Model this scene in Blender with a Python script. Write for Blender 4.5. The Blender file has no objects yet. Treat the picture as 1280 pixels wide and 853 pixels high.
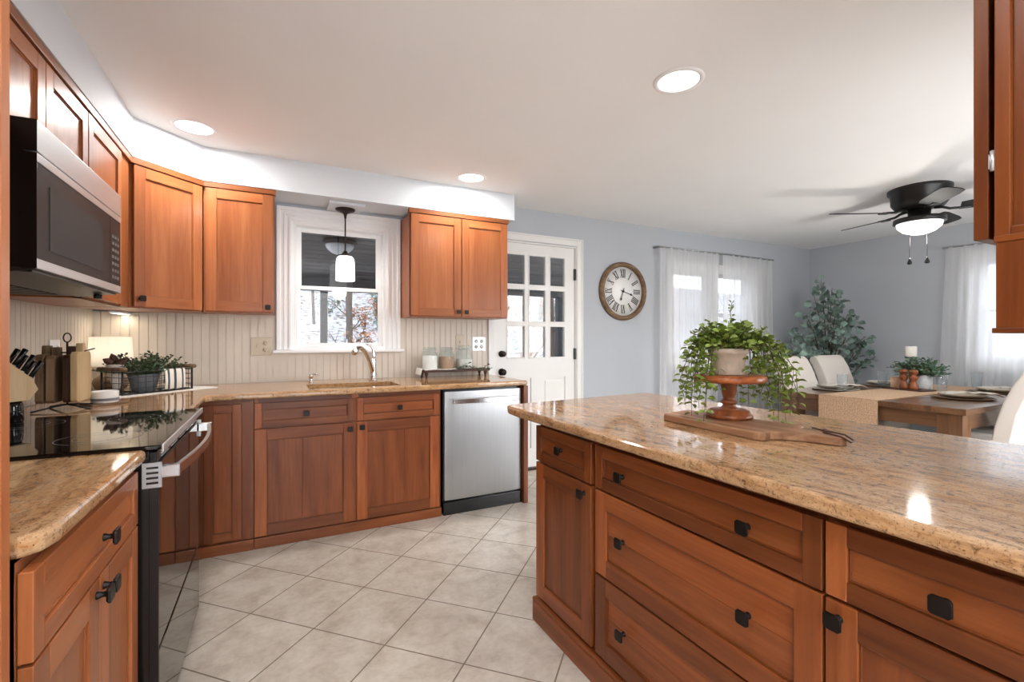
import bpy, bmesh, math, random
from mathutils import Vector, Matrix
random.seed(7)
PI = math.pi
SC = bpy.context.scene
COL = SC.collection

# ---------------------------------------------------------------- camera
YAW = math.atan2(295.5, 583.0)
cd = bpy.data.cameras.new('camera'); cam = bpy.data.objects.new('camera', cd); COL.objects.link(cam)
cam.location = (0, 0, 1.226); cam.rotation_euler = (PI/2, 0, -YAW)
cd.sensor_width = 36; cd.lens = 36*583.0/1280; cd.shift_y = -2.5/1280; cd.clip_start = .02; cd.clip_end = 300
SC.camera = cam
# ---------------------------------------------------------------- view + light
SC.view_settings.view_transform = 'Standard'; SC.view_settings.look = 'None'
SC.view_settings.gamma = 1; SC.view_settings.exposure = 0.47; SC.view_settings.use_curve_mapping = False
W = bpy.data.worlds.new('sky'); SC.world = W; W.use_nodes = True
bg = W.node_tree.nodes['Background']; bg.inputs[0].default_value = (.90, .94, 1.0, 1); bg.inputs[1].default_value = 10.0
def lamp(name, kind, loc, energy, color=(1, 1, 1), rot=(0, 0, 0), **k):
    l = bpy.data.lights.new(name, kind); l.energy = energy; l.color = color
    for a, v in k.items(): setattr(l, a, v)
    o = bpy.data.objects.new(name, l); COL.objects.link(o); o.location = loc; o.rotation_euler = rot
    return o
# low winter sun, coming over the house from the camera's right
sun = lamp('sun', 'SUN', (8, -6, 8), 6.0, (1, .95, .86), angle=.02)
sun.rotation_euler = Vector((-.18, 1, -.07)).to_track_quat('-Z', 'Y').to_euler()
CAN = 8.5          # watts of each recessed downlight

# added fill panels outside the two invented glazed doors behind the camera
lamp('added_fill_light', 'AREA', (3.7, -.55, 1.25), 38, (.99, .99, 1), (PI/2, 0, 0), shape='RECTANGLE', size=2.2, size_y=2.1)
lamp('added_fill_light', 'AREA', (.05, -2.15, 1.25), 36, (.99, .99, 1), (PI/2, 0, 0), shape='RECTANGLE', size=1.8, size_y=2.1)

# ---------------------------------------------------------------- materials
def srgb(r, g, b):
    f = lambda c: c/12.92 if c <= .04045 else ((c+.055)/1.055)**2.4
    return (f(r/255), f(g/255), f(b/255), 1)
class NT:
    def __init__(s, name):
        s.m = bpy.data.materials.new(name); s.m.use_nodes = True
        s.t = s.m.node_tree; s.t.nodes.clear()
        s.out = s.n('ShaderNodeOutputMaterial')
    def n(s, typ, ins=None, **k):
        nd = s.t.nodes.new(typ)
        for a, v in k.items(): setattr(nd, a, v)
        for a, v in (ins or {}).items(): s.set(nd, a, v)
        return nd
    def set(s, nd, a, v):
        if hasattr(v, 'is_output'): s.t.links.new(v, nd.inputs[a])
        elif isinstance(v, bpy.types.Node): s.t.links.new(v.outputs[0], nd.inputs[a])
        else: nd.inputs[a].default_value = v
    def math(s, op, a, b=0.0, c=None):
        nd = s.n('ShaderNodeMath', operation=op); s.set(nd, 0, a); s.set(nd, 1, b)
        if c is not None: s.set(nd, 2, c)
        return nd
    def ramp(s, f, stops):
        nd = s.n('ShaderNodeValToRGB'); s.set(nd, 0, f); e = nd.color_ramp.elements
        while len(e) < len(stops): e.new(.5)
        for q, (p, c) in zip(e, stops): q.position = p; q.color = c if len(c) == 4 else (*c, 1)
        return nd
    def mix(s, f, a, b, mode='MIX'):
        nd = s.n('ShaderNodeMix', data_type='RGBA', blend_type=mode)
        s.set(nd, 0, f); s.set(nd, 6, a); s.set(nd, 7, b)
        return nd.outputs[2]
    def noise(s, vec, scale, detail=4, rough=.5, dist=0):
        return s.n('ShaderNodeTexNoise', {'Vector': vec, 'Scale': scale, 'Detail': detail, 'Roughness': rough, 'Distortion': dist})
    def coord(s, which='Object'): return s.n('ShaderNodeTexCoord').outputs[which]
    def mapping(s, vec, scale=(1, 1, 1), rot=(0, 0, 0), loc=(0, 0, 0)):
        return s.n('ShaderNodeMapping', {'Vector': vec, 'Scale': scale, 'Rotation': rot, 'Location': loc})
    def pbr(s, **k):
        p = s.n('ShaderNodeBsdfPrincipled')
        for a, v in k.items(): s.set(p, a.replace('_', ' '), v)
        s.t.links.new(p.outputs[0], s.out.inputs[0]); return p
    def bump(s, h, strength=.2, dist=.002):
        return s.n('ShaderNodeBump', {'Height': h, 'Strength': strength, 'Distance': dist})
def plain(name, col, rough=.5, metal=0, var=.06, scale=30, bump=0, stretch=(1, 1, 1), **k):
    s = NT(name); v = s.mapping(s.coord(), stretch)
    nz = s.noise(v, scale, 3)
    c0 = tuple(min(1, c*(1-var)) for c in col[:3])+(1,); c1 = tuple(min(1, c*(1+var)) for c in col[:3])+(1,)
    d = dict(Base_Color=s.ramp(nz, [(.3, c0), (.7, c1)]).outputs[0], Roughness=rough, Metallic=metal)
    if bump: d['Normal'] = s.bump(nz, bump).outputs[0]
    d.update(k); s.pbr(**d); return s.m
def wood(name, base, dark, light, rough=.36, tonevar=.35, coat=.10):
    s = NT(name); co = s.coord()
    gr = s.n('ShaderNodeAttribute', attribute_name='grain').outputs['Fac']
    tn = s.n('ShaderNodeAttribute', attribute_name='tone').outputs['Fac']
    rnd = s.n('ShaderNodeObjectInfo').outputs['Random']
    off = s.n('ShaderNodeCombineXYZ', {0: s.math('MULTIPLY', tn, 7.3), 1: s.math('MULTIPLY', tn, 3.1), 2: s.math('MULTIPLY', rnd, 5.0)})
    va = s.mapping(co, (14, 14, .9)); vb = s.mapping(co, (.9, 14, 14)); vc = s.mapping(co, (14, .9, 14))
    isx = s.math('COMPARE', gr, 1.0, .1); isy = s.math('COMPARE', gr, 2.0, .1)
    v = s.mix(isx, va, vb); v = s.mix(isy, v, vc)
    v = s.n('ShaderNodeVectorMath', {0: v, 1: off}, operation='ADD')
    n1 = s.noise(v, 1.0, 6, .62, 1.0); n2 = s.noise(v, 6.0, 3, .5)
    f = s.math('ADD', s.math('MULTIPLY', n1, .75), s.math('MULTIPLY', n2, .25))
    c = s.ramp(f, [(.30, dark), (.50, base), (.72, light)])
    t = s.ramp(tn, [(0, (1-tonevar,)*3), (.6, (1, 1, 1)), (1, (1+tonevar*1.1,)*3)])
    c = s.mix(1.0, c, t, 'MULTIPLY')
    s.pbr(Base_Color=c, Roughness=rough, Normal=s.bump(n2, .05, .001).outputs[0], Coat_Weight=coat, Coat_Roughness=.15, Specular_IOR_Level=.32)
    return s.m
def granite(name, axis):
    s = NT(name); co = s.coord()
    st = (9, 2.4, 9) if axis == 'y' else (2.6, 8, 8)
    v = s.mapping(co, st); vw = s.mapping(co, tuple(q*.35 for q in st))
    n1 = s.noise(vw, 1.0, 5, .6, 1.2); n2 = s.noise(v, 2.2, 8, .72, .6); n3 = s.noise(co, 190, 5, .7); n4 = s.noise(v, 9, 5, .7)
    a = s.ramp(n1, [(.34, srgb(136, 92, 54)), (.45, srgb(186, 138, 88)), (.54, srgb(170, 132, 98)), (.66, srgb(156, 134, 118))])
    b = s.ramp(n2, [(.33, srgb(104, 72, 46)), (.44, srgb(172, 132, 92)), (.58, srgb(206, 170, 130)), (.70, srgb(184, 122, 62))])
    c = s.mix(.62, a, b)
    sp = s.ramp(n3, [(.34, (.25, .18, .13)), (.44, (1, 1, 1)), (.62, (1, 1, 1)), (.70, (1.25, 1.2, 1.15))])
    c = s.mix(.95, c, sp, 'MULTIPLY')
    sk = s.ramp(n4, [(.36, (.38, .30, .24)), (.46, (1, 1, 1))])
    c = s.mix(.6, c, sk, 'MULTIPLY')
    n5 = s.noise(co, 46, 6, .75, .5); fl = s.ramp(n5, [(.36, srgb(84, 58, 40)), (.44, (.9, .9, .9)), (.60, (1, 1, 1)), (.68, srgb(255, 214, 160))])
    c = s.mix(.62, c, fl, 'MULTIPLY')
    s.pbr(Base_Color=c, Roughness=.07, IOR=1.55)
    return s.m
MAT = {}
MAT['cherry'] = wood('cherry_wood', srgb(158, 92, 51), srgb(138, 74, 38), srgb(176, 110, 66), tonevar=.28)
MAT['cherry_dark'] = wood('island_cherry_wood', srgb(126, 66, 30), srgb(98, 46, 19), srgb(150, 86, 45), tonevar=.55)
MAT['walnut'] = wood('walnut_wood', srgb(140, 100, 72), srgb(92, 60, 42), srgb(186, 148, 112), rough=.5, coat=0)
MAT['stand_wood'] = wood('turned_wood', srgb(150, 84, 46), srgb(96, 48, 28), srgb(196, 122, 70), rough=.35)
MAT['table_wood'] = wood('table_wood', srgb(104, 72, 48), srgb(76, 52, 34), srgb(128, 94, 66), rough=.28, coat=.5)
MAT['old_wood'] = wood('weathered_wood', srgb(120, 94, 70), srgb(78, 56, 42), srgb(160, 134, 104), rough=.65, coat=0, tonevar=.5)
MAT['pale_wood'] = wood('pale_wood', srgb(206, 176, 132), srgb(180, 146, 102), srgb(222, 196, 156), rough=.5, coat=0)
MAT['porch_wood'] = wood('porch_boards', srgb(112, 108, 106), srgb(66, 62, 60), srgb(146, 142, 138), rough=.8, coat=0)
MAT['granite_y'] = granite('island_granite', 'y'); MAT['granite_x'] = granite('counter_granite', 'x')
MAT['wall'] = plain('blue_grey_paint', srgb(184, 189, 195), .75, var=.012, scale=3)
MAT['soffit'] = plain('soffit_paint', srgb(214, 219, 224), .7, var=.01, scale=3)
MAT['ceiling'] = plain('ceiling_paint', srgb(243, 243, 242), .85, var=.01, scale=2)
MAT['bead'] = plain('beadboard_paint', srgb(212, 202, 188), .5, var=.015, scale=4)
MAT['white'] = plain('white_trim_paint', srgb(240, 240, 240), .4, var=.01, scale=5)
MAT['door_white'] = plain('door_paint', srgb(232, 231, 228), .45, var=.012, scale=5)
MAT['plate_beige'] = plain('wall_plate_plastic', srgb(196, 182, 160), .35, var=.02)
MAT['black'] = plain('black_metal', srgb(26, 25, 25), .38, var=.15)
MAT['knob'] = plain('knob_bronze', srgb(30, 25, 23), .4, .6, var=.2)
MAT['bronze'] = plain('dark_bronze', srgb(52, 44, 40), .35, .8, var=.1)
MAT['rubber'] = plain('black_enamel', srgb(10, 10, 11), .25, var=.1)
MAT['blackglass'] = plain('black_glass', srgb(14, 13, 13), .04, var=.05)
MAT['chrome'] = plain('chrome', srgb(225, 226, 228), .07, 1, var=.01)
MAT['steel'] = plain('brushed_steel', srgb(168, 169, 170), .36, 1, var=.05, scale=1.0, stretch=(260, 260, 2), Anisotropic=.5)
MAT['steel_bar'] = plain('polished_steel_bar', srgb(214, 215, 216), .2, 1, var=.03)
MAT['steel_h'] = plain('brushed_steel_bright', srgb(205, 206, 207), .40, .8, var=.04, scale=1, stretch=(2, 2, 260))
MAT['linen'] = plain('linen', srgb(216, 208, 198), .9, var=.07, scale=1, stretch=(260, 260, 420), bump=.25)
MAT['cloth'] = plain('white_cloth', srgb(232, 229, 222), .9, var=.04, scale=120, bump=.2)
MAT['burlap'] = plain('burlap', srgb(190, 158, 128), .95, var=.34, scale=1, stretch=(70, 110, 110), bump=.9)
MAT['napkin'] = plain('napkin_linen', srgb(206, 198, 188), .9, var=.08, scale=150, bump=.3)
MAT['ceramic'] = plain('stoneware', srgb(190, 178, 156), .25, var=.04, scale=40)
MAT['sage'] = plain('grey_stoneware', srgb(150, 143, 130), .3, var=.05, scale=40)
MAT['porcelain'] = plain('white_porcelain', srgb(236, 236, 234), .3, var=.02, scale=60)
MAT['wax'] = plain('candle_wax', srgb(240, 236, 226), .5, var=.01)
MAT['terracotta'] = plain('terracotta_pot', srgb(206, 190, 170), .85, var=.16, scale=28, bump=.3)
MAT['jug'] = plain('clay_jug', srgb(150, 128, 104), .6, var=.1, scale=14)
MAT['soil'] = plain('potting_soil', srgb(60, 45, 34), .95, var=.3, scale=90, bump=.6)
MAT['leaf_bright'] = plain('bright_leaves', srgb(126, 148, 62), .45, var=.38, scale=16)
MAT['leaf_dark'] = plain('dark_leaves', srgb(58, 82, 52), .5, var=.35, scale=22)
MAT['leaf_euc'] = plain('eucalyptus_leaves', srgb(112, 134, 124), .55, var=.5, scale=12)
MAT['leaf_sage'] = plain('sage_leaves', srgb(96, 124, 100), .6, var=.3, scale=25)
MAT['leaf_dry'] = plain('dry_leaves', srgb(170, 120, 84), .8, var=.3, scale=8)
MAT['stem'] = plain('stem', srgb(86, 78, 58), .7, var=.15)
MAT['leather'] = plain('leather_cord', srgb(74, 44, 32), .6, var=.15)
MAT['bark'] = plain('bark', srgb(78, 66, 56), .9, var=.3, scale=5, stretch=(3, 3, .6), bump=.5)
MAT['bark_warm'] = plain('sunlit_bark', srgb(128, 98, 78), .9, var=.22, scale=5, stretch=(3, 3, .6), bump=.5)  # warmer, lighter copy of bark with the sunlight put into its colour
MAT['concrete'] = plain('porch_slab', srgb(150, 146, 140), .85, var=.12, scale=4)
MAT['marble'] = plain('marble', srgb(228, 226, 222), .25, var=.05, scale=9)
MAT['slate'] = plain('grey_slate', srgb(112, 116, 122), .5, var=.1)
MAT['flour'] = plain('flour', srgb(240, 236, 230), .9, var=.02, scale=60)
MAT['oats'] = plain('oats', srgb(178, 140, 110), .9, var=.25, scale=110, bump=.4)
MAT['sinkmat'] = plain('sink_composite', srgb(126, 104, 82), .4, var=.2, scale=60)
s = NT('snow'); co = s.coord(); n1 = s.noise(co, .7, 5); n2 = s.noise(co, 5, 5, .65)
c = s.ramp(n2, [(.40, srgb(84, 66, 50)), (.46, srgb(120, 112, 106)), (.52, srgb(160, 162, 168))])
s.pbr(Base_Color=c.outputs[0], Roughness=.8, Normal=s.bump(n1, .6, .3).outputs[0]); MAT['snow'] = s.m
s = NT('floor_tile'); co = s.coord()
mp = s.mapping(co, (1, 1, 1), (0, 0, -PI/4), (-.231, -.027, 0))
br = s.n('ShaderNodeTexBrick', {'Vector': mp, 'Scale': 1.0, 'Mortar Size': .0032, 'Mortar Smooth': .25, 'Bias': 0, 'Brick Width': .346, 'Row Height': .346,
     'Color1': (.93, .93, .93, 1), 'Color2': (1.05, 1.05, 1.05, 1), 'Mortar': (0, 0, 0, 1)}, offset=0, squash=1)
n1 = s.noise(co, 7, 6, .62, .4); n2 = s.noise(co, 38, 5, .6)
c = s.ramp(n1, [(.32, srgb(172, 160, 146)), (.5, srgb(192, 183, 170)), (.7, srgb(204, 197, 186))])
c = s.mix(.35, c, s.ramp(n2, [(.35, (.72, .7, .67)), (.6, (1.04, 1.04, 1.04))]), 'MULTIPLY')
c = s.mix(.6, c, br.outputs[0], 'MULTIPLY'); c = s.mix(br.outputs['Fac'], c, srgb(122, 108, 94))
s.pbr(Base_Color=c, Roughness=s.math('ADD', s.math('MULTIPLY', br.outputs['Fac'], .4), .33), Normal=s.bump(s.math('SUBTRACT', s.math('MULTIPLY', n2, .12), br.outputs['Fac']), .5, .002).outputs[0])
MAT['tile'] = s.m
def glassy(name, tint=(1, 1, 1, 1), ior=1.45, body=0.0, rough=0.0):
    s = NT(name); lw = s.n('ShaderNodeLayerWeight', {'Blend': .5}).outputs['Facing']; f0 = ((ior-1)/(ior+1))**2; fr = s.math('ADD', s.math('MULTIPLY', s.math('POWER', lw, 4.5), .9-f0), f0); tr = s.n('ShaderNodeBsdfTransparent', {'Color': tint})
    gl = s.n('ShaderNodeBsdfGlossy', {'Roughness': rough}); mx = s.n('ShaderNodeMixShader', {0: fr, 1: tr.outputs[0], 2: gl.outputs[0]})
    if body:
        df = s.n('ShaderNodeBsdfDiffuse', {'Color': (.8, .85, .88, 1)}); m2 = s.n('ShaderNodeMixShader', {0: body, 1: mx.outputs[0], 2: df.outputs[0]}); mx = m2
    s.t.links.new(mx.outputs[0], s.out.inputs[0]); return s.m
MAT['glass'] = glassy('window_glass'); MAT['glass_tint'] = glassy('view_dimming_glass', (.50, .51, .52, 1), 1.6); MAT['tumbler'] = glassy('drinking_glass', (.95, .97, .98, 1), 1.5, .05)  # grey tint put in the panes to dim the overbright outdoors
MAT['jar_glass'] = glassy('jar_glass', (.93, .97, .97, 1), 1.5, .06)
def sheer(name, tr, col):
    s = NT(name); co = s.coord(); a = s.n('ShaderNodeBsdfTransparent'); b = s.n('ShaderNodeBsdfTranslucent', {'Color': col}); d = s.n('ShaderNodeBsdfDiffuse', {'Color': col})
    m1 = s.n('ShaderNodeMixShader', {0: .30, 1: b.outputs[0], 2: d.outputs[0]})
    nz = s.noise(s.mapping(co, (40, 40, .5)), 1, 2); f = s.math('ADD', s.math('MULTIPLY', nz, .2), tr-.1)
    m2 = s.n('ShaderNodeMixShader', {0: f, 1: m1.outputs[0], 2: a.outputs[0]}); s.t.links.new(m2.outputs[0], s.out.inputs[0]); return s.m
MAT['sheer'] = sheer('sheer_curtain', .20, (.97, .97, .97, 1)); MAT['shade'] = sheer('linen_lamp_shade', .10, (.86, .84, .80, 1))
def glow(name, col, st):
    s = NT(name); nz = s.noise(s.coord(), 3, 1); e = s.n('ShaderNodeEmission', {'Color': s.mix(s.math('MULTIPLY', nz, .05), (*col, 1), (1, 1, 1, 1)), 'Strength': st})
    s.t.links.new(e.outputs[0], s.out.inputs[0]); return s.m
MAT['glow'] = glow('lit_lens', (1, .97, .92), 3.0); MAT['glow_soft'] = glow('lit_opal_glass', (1, .98, .95), 1.6)
s = NT('striped_towel'); sx = s.n('ShaderNodeSeparateXYZ', {0: s.coord()}).outputs[0]
w1 = s.math('PINGPONG', s.math('ADD', sx, 0.0), .021); c = s.mix(s.math('LESS_THAN', w1, .0065), srgb(232, 228, 218), srgb(70, 74, 80)); s.pbr(Base_Color=c, Roughness=.9); MAT['towel'] = s.m

# ---------------------------------------------------------------- mesh builder
class MB:
    def __init__(s): s.v = []; s.f = []; s.mi = []; s.tn = []; s.gr = []; s.sm = []; s.t = .5; s.g = 0; s.m = 0; s.s = False; s.X = None
    def tone(s, t=None, g=None):
        s.t = random.uniform(.15, .85) if t is None else t
        if g is not None: s.g = g
        return s
    def add(s, vs, fs, smooth=None):
        o = len(s.v)
        for p in vs:
            p = Vector(p)
            if s.X is not None: p = s.X @ p
            s.v.append(tuple(p))
        for f in fs:
            s.f.append([o+i for i in f]); s.mi.append(s.m); s.tn.append(s.t); s.gr.append(s.g); s.sm.append(s.s if smooth is None else smooth)
        return s
    def box(s, x0, x1, y0, y1, z0, z1):
        x0, x1 = min(x0, x1), max(x0, x1); y0, y1 = min(y0, y1), max(y0, y1); z0, z1 = min(z0, z1), max(z0, z1)
        return s.add([(x0, y0, z0), (x1, y0, z0), (x1, y1, z0), (x0, y1, z0), (x0, y0, z1), (x1, y0, z1), (x1, y1, z1), (x0, y1, z1)],
              [(0, 3, 2, 1), (4, 5, 6, 7), (0, 1, 5, 4), (1, 2, 6, 5), (2, 3, 7, 6), (3, 0, 4, 7)], False)
    def prism(s, pts, z0, z1):      # pts counter-clockwise in xy
        n = len(pts)
        return s.add([(x, y, z0) for x, y in pts]+[(x, y, z1) for x, y in pts],
              [tuple(range(n-1, -1, -1)), tuple(range(n, 2*n))]+[(i, (i+1) % n, n+(i+1) % n, n+i) for i in range(n)], False)
    def lathe(s, prof, n=24, c=(0, 0, 0), axis='z', cap=True):
        vs = []; fs = []
        for r, z in prof:
            for k in range(n):
                a = 2*PI*k/n; x, y = r*math.cos(a), r*math.sin(a)
                p = (x, y, z) if axis == 'z' else ((x, z, -y) if axis == 'y' else (z, x, y))
                vs.append((p[0]+c[0], p[1]+c[1], p[2]+c[2]))
        for i in range(len(prof)-1):
            for k in range(n): fs.append((i*n+k, i*n+(k+1) % n, (i+1)*n+(k+1) % n, (i+1)*n+k))
        s.add(vs, fs, True)
        if cap:
            o = len(s.v)-len(vs)
            for i, rev in ((0, True), (len(prof)-1, False)):
                if prof[i][0] > 1e-4:
                    f = [o+i*n+k for k in range(n)]; s.f.append(f[::-1] if rev else f)
                    s.mi.append(s.m); s.tn.append(s.t); s.gr.append(s.g); s.sm.append(False)
        return s
    def tube(s, pts, r, n=8, cap=True):
        pts = [Vector(p) for p in pts]; rs = r if isinstance(r, (list, tuple)) else [r]*len(pts)
        vs = []; fs = []; prev = None
        for i, p in enumerate(pts):
            d = (pts[min(i+1, len(pts)-1)]-pts[max(i-1, 0)]).normalized()
            if prev is None: u = d.orthogonal().normalized()
            else:
                u = prev-d*prev.dot(d)
                u = u.normalized() if u.length > 1e-6 else d.orthogonal().normalized()
            prev = u; w = d.cross(u)
            for k in range(n):
                a = 2*PI*k/n; vs.append(p+(u*math.cos(a)+w*math.sin(a))*rs[i])
        for i in range(len(pts)-1):
            for k in range(n): fs.append((i*n+k, i*n+(k+1) % n, (i+1)*n+(k+1) % n, (i+1)*n+k))
        if cap: fs += [tuple(range(n-1, -1, -1)), tuple((len(pts)-1)*n+k for k in range(n))]
        return s.add(vs, fs, True)
    def leaf(s, p, d, up, L, w, fold=.25):
        d = Vector(d).normalized(); up = Vector(up); sd = d.cross(up)
        sd = sd.normalized() if sd.length > 1e-5 else d.orthogonal().normalized(); nn = sd.cross(d).normalized(); p = Vector(p)
        q = lambda a, b, c=0: p+d*(L*a)+sd*(w*b)+nn*(w*c)
        s.tone(random.random())
        return s.add([q(0, 0), q(.3, .42, fold), q(.68, .42, fold), q(1, 0, -.1), q(.68, -.42, fold), q(.3, -.42, fold), q(.5, 0)],
              [(0, 6, 1), (1, 6, 2), (2, 6, 3), (3, 6, 4), (4, 6, 5), (5, 6, 0)], True)
    def sweep_rect(s, path, w, h, n=None):  # bar of rectangular section following a path in plan
        return s
    def build(s, name, mats, parent=None, bevel=0, seg=2, sub=0):
        me = bpy.data.meshes.new(name); me.from_pydata(s.v, [], s.f)
        ms = mats if isinstance(mats, (list, tuple)) else [mats]
        for m in ms: me.materials.append(MAT[m])
        me.polygons.foreach_set('material_index', s.mi); me.polygons.foreach_set('use_smooth', s.sm)
        a = me.attributes.new('tone', 'FLOAT', 'FACE'); a.data.foreach_set('value', s.tn)
        a = me.attributes.new('grain', 'FLOAT', 'FACE'); a.data.foreach_set('value', s.gr)
        me.update(); o = bpy.data.objects.new(name, me); COL.objects.link(o)
        if parent: o.parent = parent
        if bevel:
            b = o.modifiers.new('bevel', 'BEVEL'); b.width = bevel; b.segments = seg; b.limit_method = 'ANGLE'; b.angle_limit = math.radians(40)
        if sub:
            b = o.modifiers.new('sub', 'SUBSURF'); b.levels = sub; b.render_levels = sub
        return o
def tag(o, label=None, cat=None, group=None, kind=None):
    if label: o['label'] = label
    if cat: o['category'] = cat
    if group: o['group'] = group
    if kind: o['kind'] = kind
    return o
def thing(name, loc, rz=0, label=None, cat=None, group=None, kind=None):
    o = bpy.data.objects.new(name, None); COL.objects.link(o); o.empty_display_size = .1
    o.location = loc; o.rotation_euler = (0, 0, rz); return tag(o, label, cat, group, kind)
def kids(o): return [c for c in bpy.data.objects if c.parent is o]
def dup(o, loc=None, rz=None, label=None, parent=None, scale=None):
    c = o.copy(); COL.objects.link(c)
    if parent is not None: c.parent = parent
    if loc is not None: c.location = loc
    if rz is not None: c.rotation_euler = (c.rotation_euler[0], c.rotation_euler[1], rz)
    if scale is not None: c.scale = (scale,)*3
    if label: c['label'] = label
    for k in kids(o): dup(k, parent=c)
    return c
def arc(cx, cy, r, a0, a1, n=8):
    return [(cx+r*math.cos(math.radians(a0+(a1-a0)*i/n)), cy+r*math.sin(math.radians(a0+(a1-a0)*i/n))) for i in range(n+1)]
MAT['black_matte'] = plain('matt_black_blade', srgb(30, 29, 29), .7, var=.1, Specular_IOR_Level=.25)
MAT['slateglass'] = plain('dark_mesh_glass', srgb(62, 60, 60), .55, var=.15, scale=400, Specular_IOR_Level=.2)
MAT['mwglass'] = plain('smoked_glass', srgb(34, 33, 33), .45, var=.1, Specular_IOR_Level=.25)
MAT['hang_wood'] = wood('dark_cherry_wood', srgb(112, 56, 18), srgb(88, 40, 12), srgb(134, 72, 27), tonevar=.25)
MAT['walnut_dark'] = wood('dark_stained_wood', srgb(84, 56, 44), srgb(58, 38, 30), srgb(108, 74, 58), rough=.45, coat=0)
MAT['peach'] = plain('peach_ceramic', srgb(212, 170, 136), .5, var=.05)
MAT['knit_pot'] = plain('white_textured_ceramic', srgb(230, 230, 230), .5, var=.1, scale=60, bump=1.0)
# ================================================================ STRUCTURE
XL, XR, YB, H = -1.035, 6.46, 3.82, 2.44
YN = -1.55          # end of the kitchen behind the camera
def struct(name, mb, mats, parent=None, label=None, **k):
    o = mb.build(name, mats, parent, **k)
    if parent is None: o['kind'] = 'structure'
    if label: o['label'] = label
    return o
def wall_rects(mb, a0, a1, z0, z1, holes, put):
    xs = sorted({a0, a1, *[h[0] for h in holes], *[h[1] for h in holes]}); zs = sorted({z0, z1, *[h[2] for h in holes], *[h[3] for h in holes]})
    for i in range(len(xs)-1):
        for j in range(len(zs)-1):
            cx, cz = (xs[i]+xs[i+1])/2, (zs[j]+zs[j+1])/2
            if any(h[0] < cx < h[1] and h[2] < cz < h[3] for h in holes): continue
            put(xs[i], xs[i+1], zs[j], zs[j+1])
T = .16
WIN1 = (.115, .795, 1.145, 2.10); DOOR = (1.765, 2.645, 0, 2.125); WIN2 = (3.93, 5.30, .99, 2.02)
m = MB(); wall_rects(m, XL-T, XR+T, 0, H, [WIN1, DOOR, WIN2], lambda a, b, c, d: m.box(a, b, YB, YB+T, c, d)); struct('wall_back', m, 'wall', label='long blue-grey wall with the kitchen window, the glazed door and the clock')
m = MB().box(XL-T, XL, YN, YB, 0, H); struct('wall_left', m, 'wall', label='left kitchen wall behind the range')
RW = (.75, 2.13, .985, 2.05)
m = MB(); wall_rects(m, .05, YB, 0, H, [RW], lambda a, b, c, d: m.box(XR, XR+T, a, b, c, d)); struct('wall_right', m, 'wall', label='blue-grey dining wall with the bright curtained window')
m = MB(); wall_rects(m, 1.14, XR+T, 0, H, [(2.6, 4.8, .10, 2.10)], lambda a, b, c, d: m.box(a, b, -.11, .05, c, d)); struct('wall_front', m, 'wall')
m = MB().box(1.14, 1.30, YN, -.11, 0, H); struct('wall_side', m, 'wall')
m = MB(); wall_rects(m, XL-T, 1.30, 0, H, [(-.85, .95, .05, 2.15)], lambda a, b, c, d: m.box(a, b, YN-T, YN, c, d)); struct('wall_rear', m, 'wall')
def slider(name, cx, y, w, z0, z1):
    d = thing(name, (cx, y, z0), 0, None, None, None, 'structure'); h = z1-z0
    for a, b in ((-w/2, 0), (0, w/2)):
        m = MB(); m.box(a, a+.06, -.03, .03, 0, h); m.box(b-.06, b, -.03, .03, 0, h); m.box(a+.06, b-.06, -.03, .03, h-.06, h); m.box(a+.06, b-.06, -.03, .03, 0, .08); f_ = m.build('door_frame', 'white', d)
        m = MB(); m.box(a+.06, b-.06, -.003, .003, .08, h-.06); m.build('glass_pane', 'glass', f_)
slider('added_door_2', .05, YN-T/2, 1.8, .05, 2.15); slider('added_door_3', 3.7, -.03, 2.2, .10, 2.10)  # unseen glazed doors, added to bring daylight into the rooms
m = MB().box(XL-T, XR+T, YN-T, YB+T, -.12, 0); struct('floor', m, 'tile', label='pale stone-look floor tiles laid diagonally')
m = MB().box(XL-T, XR+T, YN-T, YB+T, H, H+.12); struct('ceiling', m, 'ceiling', label='smooth off-white ceiling')
# soffit over the wall cabinets
m = MB().prism([(XL, .55), (-.695, .55), (-.695, 3.205), (-.405, 3.495), (1.795, 3.495), (1.795, YB), (XL, YB)], 2.225, H); struct('trim_1', m, 'soffit', label='pale painted soffit above the wall cabinets')
# baseboards
m = MB().box(2.72, XR, YB-.016, YB, 0, .11); struct('baseboard_back', m, 'white', bevel=.004)
m = MB().box(XR-.016, XR, .05, YB-.016, 0, .11); struct('baseboard_right', m, 'white', bevel=.004)
# beadboard backsplash: narrow planks with a bead between each
def beads(mb, a0, a1, z0, z1, put, w=.0485, holes=()):
    a = a0
    while a < a1-.005:
        b = min(a+w, a1)
        segs = [(z0, z1)]
        for h in holes:
            if b > h[0]+.002 and a < h[1]-.002: segs = [(z0, h[2]), (h[3], z1)]
        for c, d in segs:
            if d-c > .01: put(a+.0022, b-.0022, c, d, .0115)
        a = b
m = MB().box(XL, 0.0, YB-.006, YB, .914, 1.40); m.box(.0, .905, YB-.006, YB, .914, 1.12); m.box(.905, 1.70, YB-.006, YB, .914, 1.40)
beads(m, XL, 1.70, .914, 1.40, lambda a, b, c, d, t: m.box(a, b, YB-t, YB-.005, c, d), holes=[(0.0, .905, 1.12, 1.41)]); struct('trim_2', m, 'bead', label='cream beadboard backsplash along the window wall')
m = MB().box(XL, XL+.006, .98, YB-.012, .914, 1.45)
beads(m, .98, YB-.012, .914, 1.45, lambda a, b, c, d, t: m.box(XL+.005, XL+t, a, b, c, d)); struct('trim_3', m, 'bead', label='cream beadboard backsplash behind the range')

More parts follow.
